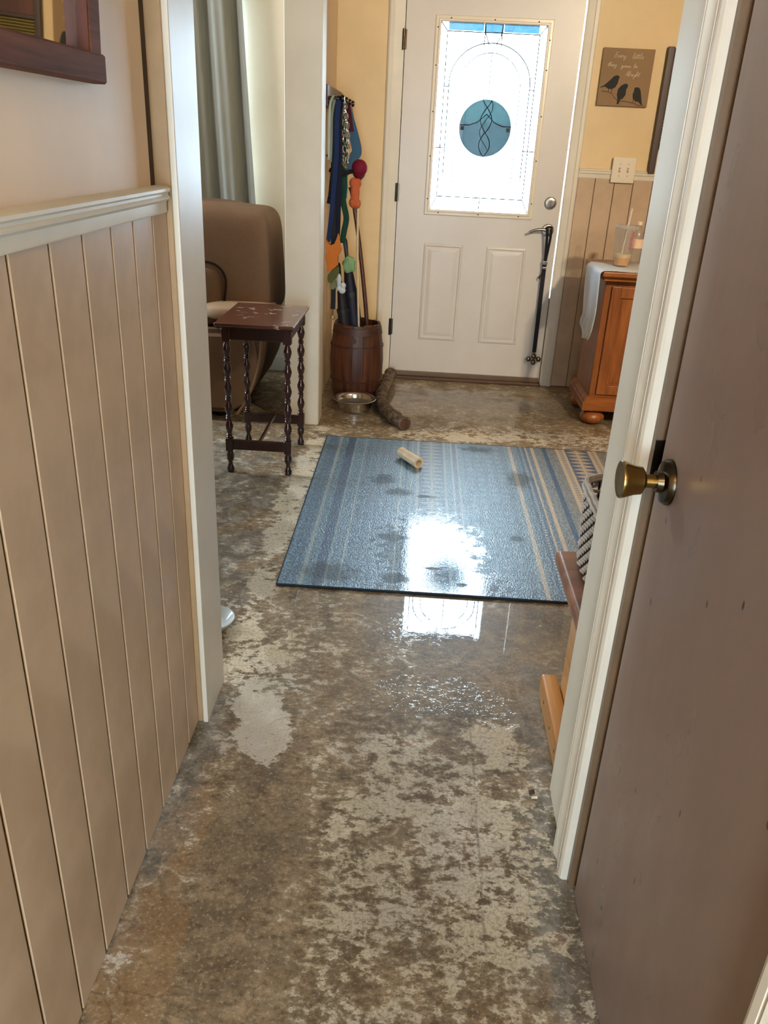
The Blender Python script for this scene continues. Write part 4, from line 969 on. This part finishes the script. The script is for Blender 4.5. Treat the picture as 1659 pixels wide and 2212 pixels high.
# blue harness
hn = thing('dog_harness', Q(750, 320, 4.45), 'steel blue dog harness with black belt under chain', 'harness')
bl = cloth('blue_harness', (56, 96, 128), .6); bk = cloth('harness_belt', (18, 18, 24), .6)
MB().ribbon(spline([(-.43, 4.54, 1.48), Q(770, 318, 4.48), Q(764, 340, 4.46), Q(754, 362, 4.44), Q(744, 372, 4.42)], 6), .050, .006, FC).out('chest_strap', bl, hn)
MB().ribbon(spline([Q(736, 330, 4.42), Q(738, 360, 4.42), Q(742, 400, 4.42), Q(740, 428, 4.42)], 6), .042, .006, FC).out('belly_strap', bl, hn)
MB().ribbon(spline([Q(711, 345, 4.36), Q(722, 335, 4.36), Q(734, 330, 4.38), Q(742, 350, 4.4)], 6), .050, .005, (0, .2, 1)).out('side_strap', cloth('dark_teal', (30, 58, 84), .7), hn)
MB().ribbon(spline([Q(712, 366, 4.34), Q(728, 374, 4.33), Q(745, 373, 4.34), Q(762, 370, 4.42)], 6), .020, .008, (0, 0, 1)).out('belt', bk, hn)
MB().ribbon(spline([Q(766, 315, 4.52), Q(772, 325, 4.5), Q(775, 328, 4.5)], 6), .03, .006, (0, 0, 1)).out('buckle', bk, hn)
# plush toys
def toy(name, label, parts, cat='toy'):
    t_ = thing(name, parts[0][1], label, cat, 'hanging dog toys')
    for nm, c, sz, e, mt in parts: MB().puff(c, sz, e, 20, 12).out(nm, mt, t_)
    return t_
salm = cloth('salmon_plush', (200, 104, 66), .9); oran = cloth('orange_plush', (206, 120, 52), .9, .3); oliv = cloth('olive_plush', (92, 96, 58), .9, .3); whit = cloth('white_plush', (206, 218, 222), .9); mint = cloth('mint_cloth', (138, 178, 128), .7)
toy('plush_bone', 'salmon orange plush bone under the maroon ball', [('bone_middle', Q(767, 415, 4.43), (.046, .04, .13), .8, salm), ('bone_knob', Q(764, 395, 4.43), (.045, .04, .05), 1, salm), ('bone_knob', Q(773, 396, 4.44), (.035, .04, .05), 1, salm), ('bone_knob', Q(762, 438, 4.43), (.04, .04, .05), 1, salm), ('bone_knob', Q(771, 440, 4.44), (.04, .04, .05), 1, salm)])
fx = thing('fox_toy', Q(718, 545, 4.17), 'ragged bright orange plush toy with pointed ears', 'toy', 'hanging dog toys')
def outline(ptsb, Y, th, nm, mt, par):
    P0 = [at(px, py, Y) for px, py in ptsb]
    m = MB(); m.prism([(p.x, p.z) for p in P0], Y-th/2, Y+th/2, 'xz')
    bmesh.ops.bevel(m.bm, geom=list(m.bm.edges), offset=.003, segments=2, affect='EDGES')
    return m.out(nm, mt, par)
outline([(708, 584), (704, 556), (708, 538), (704, 515), (715, 531), (724, 527), (731, 503), (735, 527), (739, 540), (729, 553), (731, 572), (722, 577), (714, 586)], 4.17, .035, 'fox_body', oran, fx)
outline([(726, 526), (731, 505), (734, 527)], 4.165, .02, 'ear_tip', cloth('cream_plush', (236, 208, 168), .9), fx)
ol = thing('leaf_toy', Q(722, 598, 4.18), 'olive green plush leaf below the orange toy', 'toy', 'hanging dog toys')
outline([(709, 608), (708, 594), (718, 582), (732, 574), (733, 588), (727, 600), (716, 612)], 4.18, .03, 'leaf_body', oliv, ol)
outline([(714, 607), (724, 600), (728, 618), (720, 626), (713, 622)], 4.19, .03, 'lower_body', cloth('grey_green_plush', (124, 126, 96), .9), ol)
toy('white_toy', 'knobbly white plush toy hanging above the barrel', [('end_knob', Q(739, 627, 4.20), (.036, .03, .036), 1, whit), ('end_knob', Q(741, 617, 4.20), (.03, .03, .034), 1, whit), ('arm', Q(732, 606, 4.20), (.024, .03, .07), .9, whit), ('end_knob', Q(732, 622, 4.2), (.03, .03, .03), 1, whit)])
gm = thing('green_pouch', Q(755, 571, 4.40), 'crumpled mint green bag roll clipped in front of umbrella', 'bag', None)
def crump(p): 
    k = 1 + .10*math.sin(5*p.x+3*p.z) + .08*math.sin(7*p.y+4*p.z+1)
    return p*k
MB().puff(Q(755, 571, 4.38), (.066, .05, .078), .75, 20, 14, crump).out('pouch', mint, gm)
MB().ribbon(spline([Q(741, 500, 4.41), Q(748, 540, 4.40), Q(752, 560, 4.39)], 5), .012, .003, FC).out('loop', 'black', gm)

# ------------------------------------------------------------------ sleigh bell strap on the door lever
sb = thing('bell_strap', (.716, DY-.05, .9), 'long black strap with small bells hanging from door lever', 'bell strap')
lk = cloth('black_leather', (26, 26, 30), .5)
MB().ribbon(spline([(.700, DY-.062, .912), (.706, DY-.052, .86), (.712, DY-.035, .76), (.7135, DY-.03, .68)], 5), .014, .003, (1, 0, 0)).out('loop_strap', lk, sb)
MB().ribbon(spline([(.722, DY-.062, .912), (.724, DY-.052, .86), (.718, DY-.035, .76), (.7135, DY-.03, .68)], 5), .014, .003, (1, 0, 0)).out('loop_strap', lk, sb)
MB().tube([(.692, DY-.060, .914), (.700, DY-.066, .922), (.714, DY-.068, .924), (.726, DY-.064, .918)], .006, 8).out('loop_top', lk, sb)
MB().ribbon([(.7135, DY-.027, .735), (.7145, DY-.025, .55), (.716, DY-.024, .35), (.717, DY-.024, .205)], .024, .004, (1, 0, 0)).out('strap', lk, sb)
MB().box(.700, .728, DY-.036, DY-.022, .715, .735, .002).box(.703, .725, DY-.036, DY-.022, .690, .703, .002).out('slider', 'nickel', sb)
MB().tube([(.710, DY-.028, .665), (.694, DY-.032, .650), (.690, DY-.03, .640), (.697, DY-.03, .634)], .004, 6).out('hook', 'antique', sb)
for dx, dz in ((-.030, -.012), (0, -.030), (.030, -.010), (.0, .006)):
    b_ = MB().puff((.716+dx, DY-.030, .178+dz), (.032, .032, .032), 1, 16, 10).out('bell', 'nickel', sb)
    MB().box(.716+dx-.010, .716+dx+.010, DY-.0475, DY-.045, .178+dz-.012, .178+dz-.010).out('slot', 'black', b_)

# ------------------------------------------------------------------ cabinet
cb = thing('cabinet', (1.34, 4.34, 0), 'orange pine cabinet with bun feet right of front door', 'cabinet')
CX0, CX1, CY0, CY1 = .925, 1.76, 4.155, 4.535
MB().box(CX0, CX1, CY0, CY1, .145, .752, .003, 1).out('body', 'pine', cb)
MB().box(.884, 1.80, 4.066, 4.54, .768, .796, .008, 3).out('cabinet_top', 'pine_x', cb)
MB().box(.900, 1.785, 4.100, 4.535, .745, .769, .006, 2).out('top_moulding', 'pine_x', cb)
pp = [(4.110, .085), (4.110, .120), (4.118, .128), (4.118, .136), (4.136, .146), (4.150, .150), (4.16, .150), (4.16, .085)]
m = MB()
loops = []
for off, z in ((-.030, .080), (-.030, .118), (-.022, .124), (-.022, .134), (-.008, .148), (.0, .152)):
    loops.append([m.bm.verts.new(p) for p in ((CX0+off, CY0+off, z), (CX1-off, CY0+off, z), (CX1-off, CY1-off*.3, z), (CX0+off, CY1-off*.3, z))])
for A, B in zip(loops, loops[1:]):
    for j in range(4): m.bm.faces.new((A[j], A[(j+1) % 4], B[(j+1) % 4], B[j]))
m.bm.faces.new(loops[0][::-1]); m.bm.faces.new(loops[-1])
m.out('plinth', 'pine_x', cb, angle=25)
for x in (CX0+.04, CX1-.04):
    for y in (CY0+.03, CY1-.045):
        MB().lathe([(.030, 0), (.052, .008), (.064, .026), (.064, .042), (.052, .060), (.034, .070), (.040, .074), (.042, .084)], (x, y, 0), 28).out('bun_foot', 'pine', cb)
for x0, x1 in ((.958, 1.335), (1.345, 1.72)):
    z0, z1, yy = .165, .715, CY0-.016
    dm = MB().box(x0, x0+.048, yy, CY0, z0, z1, .004).box(x1-.048, x1, yy, CY0, z0, z1, .004).box(x0+.046, x1-.046, yy, CY0, z0, z0+.05, .004).box(x0+.046, x1-.046, yy, CY0, z1-.055, z1, .004)
    dr = dm.out('door', 'pine', cb)
    m = MB(); loops = []
    for d_, y_ in ((0, CY0-.004), (.012, CY0-.004), (.014, CY0-.0055), (.016, CY0-.0055)):
        loops.append([m.bm.verts.new((p, y_, q)) for p, q in ((x0+.046+d_, z0+.048+d_), (x1-.046-d_, z0+.048+d_), (x1-.046-d_, z1-.053-d_), (x0+.046+d_, z1-.053-d_))])
    for A, B in zip(loops, loops[1:]):
        for j in range(4): m.bm.faces.new((A[j], A[(j+1) % 4], B[(j+1) % 4], B[j]))
    m.bm.faces.new(loops[-1]); m.out('raised_panel', 'pine', dr, angle=10)
    kx = x1-.025 if x0 < 1.2 else x0+.025
    MB().lathe([(.010, 0), (.007, -.012), (.014, -.020), (.012, -.028), (.003, -.030)], (kx, yy, .46), 16, 'y').out('knob', 'antique', dr)

# runner over the cabinet
rn_m = cloth('white_linen', (222, 224, 226), .8, .06, 140, .2)
def lerp_tab(tab, t):
    for (t0, v0), (t1, v1) in zip(tab, tab[1:]):
        if t <= t1: return v0 + (v1-v0)*(t-t0)/(t1-t0)
    return tab[-1][1]
NEAR = [(0, 4.130), (.05, 4.105), (.16, 4.070), (.45, 4.045), (1, 4.062)]
FAR = [(0, 4.200), (.07, 4.235), (.12, 4.340), (.20, 4.335), (.32, 4.290), (.7, 4.350), (1, 4.385)]
def runner(u, v):
    # u: along the cloth from the hanging tip to the right end; v: near edge to far edge
    if u < .46:
        t = u/.46                    # 0 at tip, 1 at cabinet edge
        yn = lerp_tab(NEAR, t); yf = lerp_tab(FAR, t)
        fold = .010*math.sin(v*9+t*2.0)*(1-t*.7) + .006*math.sin(v*17+1)*(1-t)
        return Vector((.866 + fold - .004*(1-t), yn+(yf-yn)*v, .450 + (.776-.450)*t))
    yn, yf = NEAR[-1][1], FAR[-1][1]
    if u < .54:
        a_ = (u-.46)/.08*PI/2
        return Vector((.866 + .026*(1-math.cos(a_)) + .010*math.sin(v*9+2.0)*.3*(1-(u-.46)/.08), yn+(yf-yn)*v, .776 + .024*math.sin(a_)))
    t = (u-.54)/.46
    return Vector((.892 + t*.86, yn+(yf-yn)*v + .006*math.sin(t*9), .800 + .0012*math.sin(t*30+v*9)))
tag(MB().grid(runner, 70, 24, .0025).out('table_runner', rn_m, origin=(.9, 4.25, .8)), 'white linen runner draped over left end of cabinet', 'runner')

# iced drink cup
cpx, cpy, cz = 1.005, 4.245, .8028
ct = thing('drink_cup', (cpx, cpy, cz), 'clear plastic iced drink cup with straw on white runner', 'cup')
clear = M['clear_plastic']
MB().lathe([(.037, 0), (.039, .004), (.044, .055), (.047, .075), (.0475, .082), (.054, .178), (.056, .182), (.0545, .182), (.0465, .084), (.0455, .076), (.043, .056), (.037, .005), (.005, .004)], (cpx, cpy, cz), 32).out('cup_wall', clear, ct)
milk = paint('milky_coffee', (232, 178, 110), .4, .1, 20, 0); foam = paint('coffee_foam', (238, 216, 180), .5, .08, 20, 0)
MB().lathe([(.034, .006), (.038, .030), (.0405, .042), (.001, .043)], (cpx, cpy, cz), 28).out('drink', milk, ct)
MB().lathe([(.0402, .0425), (.0425, .058), (.030, .061), (.001, .060)], (cpx, cpy, cz), 28).out('foam', foam, ct)
MB().lathe([(.057, .178), (.0585, .182), (.0585, .190), (.055, .194), (.044, .1945), (.040, .192), (.003, .192)], (cpx, cpy, cz), 32).out('lid', milky_plastic('frosted_lid', .35), ct)
MB().tube([(cpx-.006, cpy+.01, cz+.02), (cpx+.010, cpy-.005, cz+.27)], .004, 10).out('straw', paint('white_straw', (240, 228, 215), .35, .02, 10, 0), ct)
# lettering running up the cup
tx = bpy.data.curves.new('cup_text', 'FONT'); tx.body = "DUNKIN'"; tx.size = .021; tx.extrude = .0003; tx.align_x = 'CENTER'; tx.align_y = 'CENTER'
pk = paint('pink_print', (226, 40, 112), .5, .03, 10, 0); tx.materials.append(pk)
_tmp = bpy.data.objects.new('lettering_curve', tx); _me = bpy.data.meshes.new_from_object(_tmp); bpy.data.objects.remove(_tmp)
if not _me.materials: _me.materials.append(pk)
to = bpy.data.objects.new('lettering', _me); COL.objects.link(to); to.parent = ct
an = -1.12   # angle round the cup
rr_ = .0535
nrm = Vector((math.cos(an), math.sin(an), -.07)).normalized(); upd = Vector((0.07*math.cos(an), .07*math.sin(an), 1)).normalized()
xd = upd; zd = nrm; yd = zd.cross(xd)
to.matrix_local = Matrix(((xd.x, yd.x, zd.x, nrm.x*rr_), (xd.y, yd.y, zd.y, nrm.y*rr_), (xd.z, yd.z, zd.z, .128), (0, 0, 0, 1)))
# bottle
bo = thing('water_bottle', (1.078, 4.30, cz), 'clear plastic bottle with white cap behind drink cup', 'bottle')
MB().lathe([(.030, 0), (.033, .006), (.033, .05), (.031, .06), (.033, .07), (.033, .135), (.028, .160), (.014, .182), (.0125, .196), (.011, .196), (.026, .158), (.031, .134), (.031, .008), (.004, .006)], (1.078, 4.30, cz), 28).out('bottle_wall', clear, bo)
MB().lathe([(.0145, .193), (.015, .195), (.015, .208), (.0135, .2095), (.002, .2095)], (1.078, 4.30, cz), 20).out('cap', 'plastic_white', bo)
MB().lathe([(.0336, .085), (.0338, .086), (.0338, .128), (.0336, .129)], (1.078, 4.30, cz), 28, 'z', False).out('paper_label', paint('peach_label', (240, 208, 180), .5, .1, 30, 0), bo)

# ------------------------------------------------------------------ on the front wall
cv = thing('canvas_sign', (1.015, YW, 1.54), 'tan canvas with three blackbirds on branch and cursive lettering', 'canvas')
cvm = NT('tan_canvas'); nn_ = cvm.noise(cvm.mapped(), 5, 4); cvm.base(cvm.mix(nn_, lin((132, 108, 82)), lin((166, 136, 100)))); cvm.P(Roughness=.85); cvm.bump(cvm.noise(cvm.mapped(), 300, 2), .2, .001)
MB().box(.884, 1.150, YW-.020, YW, 1.543, 1.812, .002, 1).out('canvas_panel', cvm.m, cv)
yf_ = YW-.0205
def flat(poly, nm, mt, par, th=.0007):
    return MB().prism(poly, yf_-th, yf_+.0004, 'xz').out(nm, mt, par, smooth=False)
ink = paint('black_ink', (22, 20, 22), .7, .1, 30, 0); bro = paint('brown_ink', (104, 70, 52), .7, .1, 30, 0)
cu2 = lambda x, z: (.884 + x*.266, 1.812 - z*.269)
# branch
bpts = [(.06, .745), (.20, .76), (.27, .78), (.33, .85), (.42, .91), (.55, .91), (.70, .93), (.82, .97), (.93, .965)]
up_ = [cu2(x, z-.009) for x, z in bpts]; dn_ = [cu2(x, z+.009) for x, z in bpts][::-1]
flat(up_+dn_, 'branch', bro, cv, .0004)
# birds (outlines in canvas fractions)
B1 = [(.02, .685), (.10, .645), (.20, .555), (.26, .49), (.31, .465), (.355, .47), (.385, .495), (.37, .52), (.36, .60), (.325, .67), (.27, .705), (.19, .705), (.12, .67), (.04, .69)]
B2 = [(.395, .965), (.40, .88), (.375, .80), (.385, .70), (.43, .645), (.485, .61), (.535, .60), (.57, .625), (.565, .665), (.545, .70), (.545, .80), (.50, .865), (.455, .885), (.435, .965)]
B3 = [(.705, .665), (.74, .655), (.79, .66), (.825, .70), (.85, .78), (.875, .88), (.90, .955), (.875, .955), (.82, .91), (.75, .895), (.70, .86), (.685, .78), (.70, .72)]
for B in (B1, B2, B3): flat([cu2(x, z) for x, z in B], 'bird', ink, cv)
for x0, z0, x1, z1 in ((.20, .70, .20, .745), (.255, .70, .265, .755), (.72, .88, .70, .925), (.77, .895, .755, .935)):
    flat([cu2(x0-.006, z0), cu2(x0+.006, z0), cu2(x1+.006, z1), cu2(x1-.006, z1)], 'bird_leg', ink, cv)
# cursive lettering from strokes
GL = {'E': [[(.62, .9), (.35, 1.0), (.15, .85), (.25, .6), (.5, .52), (.2, .48), (.02, .22), (.2, 0), (.6, .12)]], 'v': [[(0, .35), (.1, .45), (.22, .02), (.42, .45), (.5, .4)]],
      'e': [[(0, .15), (.35, .25), (.28, .45), (.1, .35), (.12, .05), (.45, .1)]], 'r': [[(0, .1), (.1, .45), (.2, .38), (.35, .4), (.32, .05), (.45, .08)]],
      'y': [[(0, .4), (.1, .08), (.32, .12), (.4, .45), (.32, -.3), (.1, -.45), (.05, -.25), (.45, .1)]], 'l': [[(0, .1), (.3, .75), (.22, 1.0), (.1, .8), (.12, .05), (.35, .08)]],
      'i': [[(0, .1), (.12, .45), (.14, .05), (.3, .08)], [(.16, .62), (.18, .66)]], 't': [[(0, .1), (.18, .85), (.16, .05), (.35, .08)], [(0, .58), (.34, .62)]],
      'h': [[(0, .1), (.25, .8), (.18, 1.0), (.08, .7), (.08, .02), (.2, .42), (.34, .38), (.36, .04), (.5, .08)]], 'n': [[(0, .1), (.06, .42), (.08, .02), (.2, .42), (.32, .36), (.34, .04), (.48, .08)]],
      'g': [[(.35, .4), (.1, .42), (.04, .12), (.28, .1), (.36, .44), (.3, -.3), (.08, -.45), (.04, -.25), (.45, .1)]], 'o': [[(.25, .42), (.05, .3), (.08, .04), (.3, .06), (.34, .34), (.25, .42), (.5, .36)]],
      'a': [[(.35, .4), (.1, .42), (.04, .12), (.25, .04), (.36, .4), (.36, .05), (.5, .08)]], 'b': [[(0, .1), (.22, .85), (.14, 1.0), (.06, .6), (.08, .04), (.3, .06), (.34, .36), (.16, .4), (.5, .36)]],
      'A': [[(0, 0), (.2, .5), (.42, 1.0), (.48, .5), (.52, 0)], [(.1, .38), (.6, .42)]]}
chalk = paint('white_chalk_ink', (236, 222, 196), .7, .03, 20, 0)
def write(txt, x, z, size, slope=0.0):
    cur = x
    for c_ in txt:
        if c_ == ' ': cur += .45*size; continue
        m = MB()
        for st in GL[c_]:
            q = spline([(cur + (p[0] + p[1]*.22)*size, yf_-.0004, z + p[1]*size + slope*(cur-x)) for p in st], 4)
            m.tube(q, .0008, 5)
        m.out('letter', chalk, cv)
        cur += (max(p[0] for st in GL[c_] for p in st) + .02)*size
write('Every', .942, 1.768, .024); write('little', 1.036, 1.766, .026)
write('thing', .915, 1.727, .021); write('gonna', .985, 1.724, .020); write('be', 1.050, 1.724, .020)
write('Alright', 1.012, 1.684, .024)
# switch plate
sp = thing('switch_plate', (1.08, YW, 1.23), 'white double light switch plate on chair rail', 'light switch')
MB().box(1.016, 1.143, YW-.030, YW-.020, 1.167, 1.297, .004, 3).out('plate', 'plastic_white', sp)
MB().box(1.022, 1.137, YW-.022, YW, 1.173, 1.291).out('plate_box', 'plastic_white', sp, smooth=False)
for x in (1.057, 1.102):
    s_ = MB().box(x-.005, x+.005, YW-.0306, YW-.030, 1.220, 1.245).out('slot', M['tan'], sp, smooth=False)
    MB().box(x-.0035, x+.0035, YW-.040, YW-.030, 1.228, 1.238, .002).out('toggle', 'plastic_white', s_)
    for z in (1.203, 1.262): MB().lathe([(.0028, 0), (.0022, -.001)], (x, YW-.030, z), 10, 'y').out('screw', 'nickel', sp)
# washboard
wb = thing('washboard', (1.38, YW, 1.22), 'antique dark wooden washboard hung beside bird canvas', 'washboard')
MB().box(1.212, 1.246, YW-.034, YW-.002, 1.222, 1.828, .004, 2).out('stile', 'wash_wood', wb)
MB().box(1.512, 1.546, YW-.034, YW-.002, 1.222, 1.828, .004, 2).out('stile', 'wash_wood', wb)
for z0, z1 in ((1.775, 1.822), (1.665, 1.685), (1.345, 1.370)): MB().box(1.246, 1.512, YW-.030, YW-.004, z0, z1, .003).out('rail', 'wash_wood', wb)
MB().box(1.246, 1.512, YW-.016, YW-.006, 1.685, 1.775).out('soap_panel', 'frame_red', wb, smooth=False)
olv = metal('olive_ribbed_metal', (138, 128, 84), .5)
m = MB()
nz_ = 20
def ribs(u, v): return Vector((1.246+.266*v, YW-.016-.006*abs(math.sin(u*nz_*PI)), 1.370+.295*u))
m.grid(ribs, nz_*8, 1, .001); m.out('ribbed_plate', olv, wb, angle=70)

# ------------------------------------------------------------------ mirror on the left wall
mi = thing('wall_mirror', (-.484, 1.0, 1.4), 'rustic dark wood framed mirror on left hall wall', 'mirror')
XF = -.464
def lean(o):
    for v in o.data.vertices:
        v.co.x += .045*max(0, v.co.z + wloc(o).z - 1.39)
    return o
lean(MB().box(-.484, XF, 1.231, 1.272, 1.374, 2.0, .003, 1).out('frame_stile', 'frame_wood', mi))
lean(MB().box(-.484, XF, .40, .442, 1.374, 2.0, .003, 1).out('frame_stile', 'frame_wood', mi))
lean(MB().box(-.484, XF+.002, .392, 1.283, 1.371, 1.4085, .003, 1).out('frame_rail', 'frame_wood', mi))
lean(MB().box(-.484, XF+.002, .392, 1.283, 1.985, 2.02, .003, 1).out('frame_rail', 'frame_wood', mi))
lean(MB().box(-.482, XF-.001, 1.229, 1.2312, 1.408, 1.985).out('inner_lip', 'frame_red', mi, smooth=False))
gm_ = MB().prism([(-.4905, .442), (-.4845, 1.231), (-.486, 1.231), (-.492, .442)], 1.400, 1.985, 'xy').out('mirror_glass', 'mirror', mi, smooth=False)
for v in gm_.data.vertices: v.co.x += .004 + .045*(v.co.z - 1.39)

# ------------------------------------------------------------------ bench and basket
bn = thing('bench', (.95, 1.6, 0), 'brown topped pine bench behind the right wall end', 'bench')
MB().box(.366, 1.30, 1.415, 1.738, .412, .448, .012, 3).out('seat', 'bench_seat', bn)
for x in (.425, 1.21):
    MB().box(x, x+.034, 1.46, 1.715, .0, .412, .004).out('leg_panel', 'bench_pine', bn)
    MB().box(x-.043, x+.0, 1.43, 1.765, .0, .070, .008, 2).out('foot_beam', 'bench_pine', bn)
    MB().box(x+.034, x+.060, 1.43, 1.765, .0, .070, .008, 2).out('foot_beam', 'bench_pine', bn)
MB().box(.455, 1.21, 1.55, 1.58, .16, .22, .004).out('stretcher', 'bench_pine', bn)
for y in (1.50, 1.58, 1.68): MB().lathe([(.005, 0), (.004, -.0006)], (.382, y, .040), 10, 'x').out('screw_plug', 'mahogany', bn)

wk = thing('wicker_basket', (.62, 1.57, .449), 'grey woven wicker basket standing on the bench', 'basket')
wick = NT('grey_wicker'); nw = wick.noise(wick.mapped(), 50, 3); wick.base(wick.mix(nw, lin((150, 138, 126)), lin((206, 196, 184)))); wick.P(Roughness=.6)
dark_w = paint('dark_wicker_stake', (40, 30, 26), .7, .2, 40)
wcx, wcy, whx, why = .592, 1.575, .195, .140
def rrect(t, k=0.0, e=.27):
    c_, s_ = math.cos(2*PI*t), math.sin(2*PI*t)
    return Vector((wcx + (whx+k)*math.copysign(abs(c_)**e, c_), wcy + (why+k)*math.copysign(abs(s_)**e, s_), 0))
# even spacing along the outline
raw = [rrect(i/2000) for i in range(2001)]; cum = [0]
for p, q in zip(raw, raw[1:]): cum.append(cum[-1]+(q-p).length)
def along(s):
    s = (s % 1.0)*cum[-1]
    lo_, hi_ = 0, 2000
    while hi_-lo_ > 1:
        md_ = (lo_+hi_)//2
        if cum[md_] <= s: lo_ = md_
        else: hi_ = md_
    f_ = (s-cum[lo_])/max(1e-9, cum[hi_]-cum[lo_]); p = raw[lo_].lerp(raw[hi_], f_)
    nrm_ = Vector((p.x-wcx, (p.y-wcy)*1.4, 0)).normalized()
    return p, nrm_
NST = 64; ZB, HB = .452, .190
for i in range(NST):
    p, nr = along(i/NST)
    MB().tube([p+Vector((0, 0, ZB))-nr*.012, p+Vector((0, 0, ZB+HB))], .0028, 5).out('stake', dark_w, wk)
ROWS = 13
for r_ in range(ROWS):
    z = ZB+.008 + r_*(HB-.02)/(ROWS-1); pts = []
    K = NST*4
    for i in range(K):
        p, nr = along(i/K + .0)
        ph = math.cos(PI*i/4.0 + PI*r_)
        tilt = -.012*(1-(z-ZB)/HB)
        pts.append(p + nr*(tilt + .0045*ph) + Vector((0, 0, z)))
    MB().tube(pts, .0043, 5, closed=True).out('weaver', wick.m, wk)
for dz, k in ((0, .004), (.006, -.004), (.012, .0)):
    MB().tube([along(i/120)[0]+along(i/120)[1]*k+Vector((0, 0, ZB+HB-.002+dz+.0015*math.sin(i*1.3))) for i in range(120)], .006, 6, closed=True).out('rim', wick.m, wk)
MB().box(wcx-whx+.02, wcx+whx-.02, wcy-why+.02, wcy+why-.02, ZB-.003, ZB+.004).out('basket_bottom', dark_w, wk, smooth=False)
MB().tube(spline([(wcx-.10, wcy+why+.006, ZB+HB-.01), (wcx-.11, wcy+why+.012, ZB+HB+.02), (wcx-.05, wcy+why+.014, ZB+HB+.032), (wcx+.01, wcy+why+.012, ZB+HB+.02), (wcx, wcy+why+.006, ZB+HB-.01)], 6), .006, 8).out('handle', dark_w, wk)
MB().box(wcx-whx+.022, wcx+whx-.022, wcy-why+.022, wcy+why-.022, ZB+.004, ZB+.165, .03, 3).out('lining', cloth('dark_lining', (36, 28, 26)), wk)

# ------------------------------------------------------------------ lamps the rooms have (out of frame)
el = thing('entry_ceiling_lamp', (1.62, 1.0, CEIL), 'two bulb ceiling lamp in the entry room', 'lamp')
MB().lathe([(.08, 0), (.08, -.012), (.03, -.03), (.012, -.034), (.012, -.08), (.02, -.085), (.004, -.09)], (1.62, 1.0, CEIL), 20).out('canopy', 'antique', el)
for x, y in ((1.57, .96), (1.67, 1.04)): MB().tube([(1.62, 1.0, CEIL-.075), (x, y, CEIL-.075), (x, y, CEIL-.12)], .008, 8).out('arm', 'antique', el)
hl = thing('hall_ceiling_lamp', (-.02, -1.05, CEIL), 'flush ceiling lamp over the hall', 'lamp')
MB().lathe([(.10, 0), (.10, -.02), (.05, -.04), (.02, -.06), (.02, -.10), (.005, -.102)], (-.02, -1.05, CEIL), 24).out('canopy', 'nickel', hl)
ll = thing('living_ceiling_lamp', (-2.4, 3.7, CEIL), 'flush ceiling lamp over the living room', 'lamp')
MB().lathe([(.10, 0), (.10, -.02), (.05, -.04), (.02, -.08), (.02, -.13), (.005, -.135)], (-2.4, 3.7, CEIL), 24).out('canopy', 'nickel', ll)
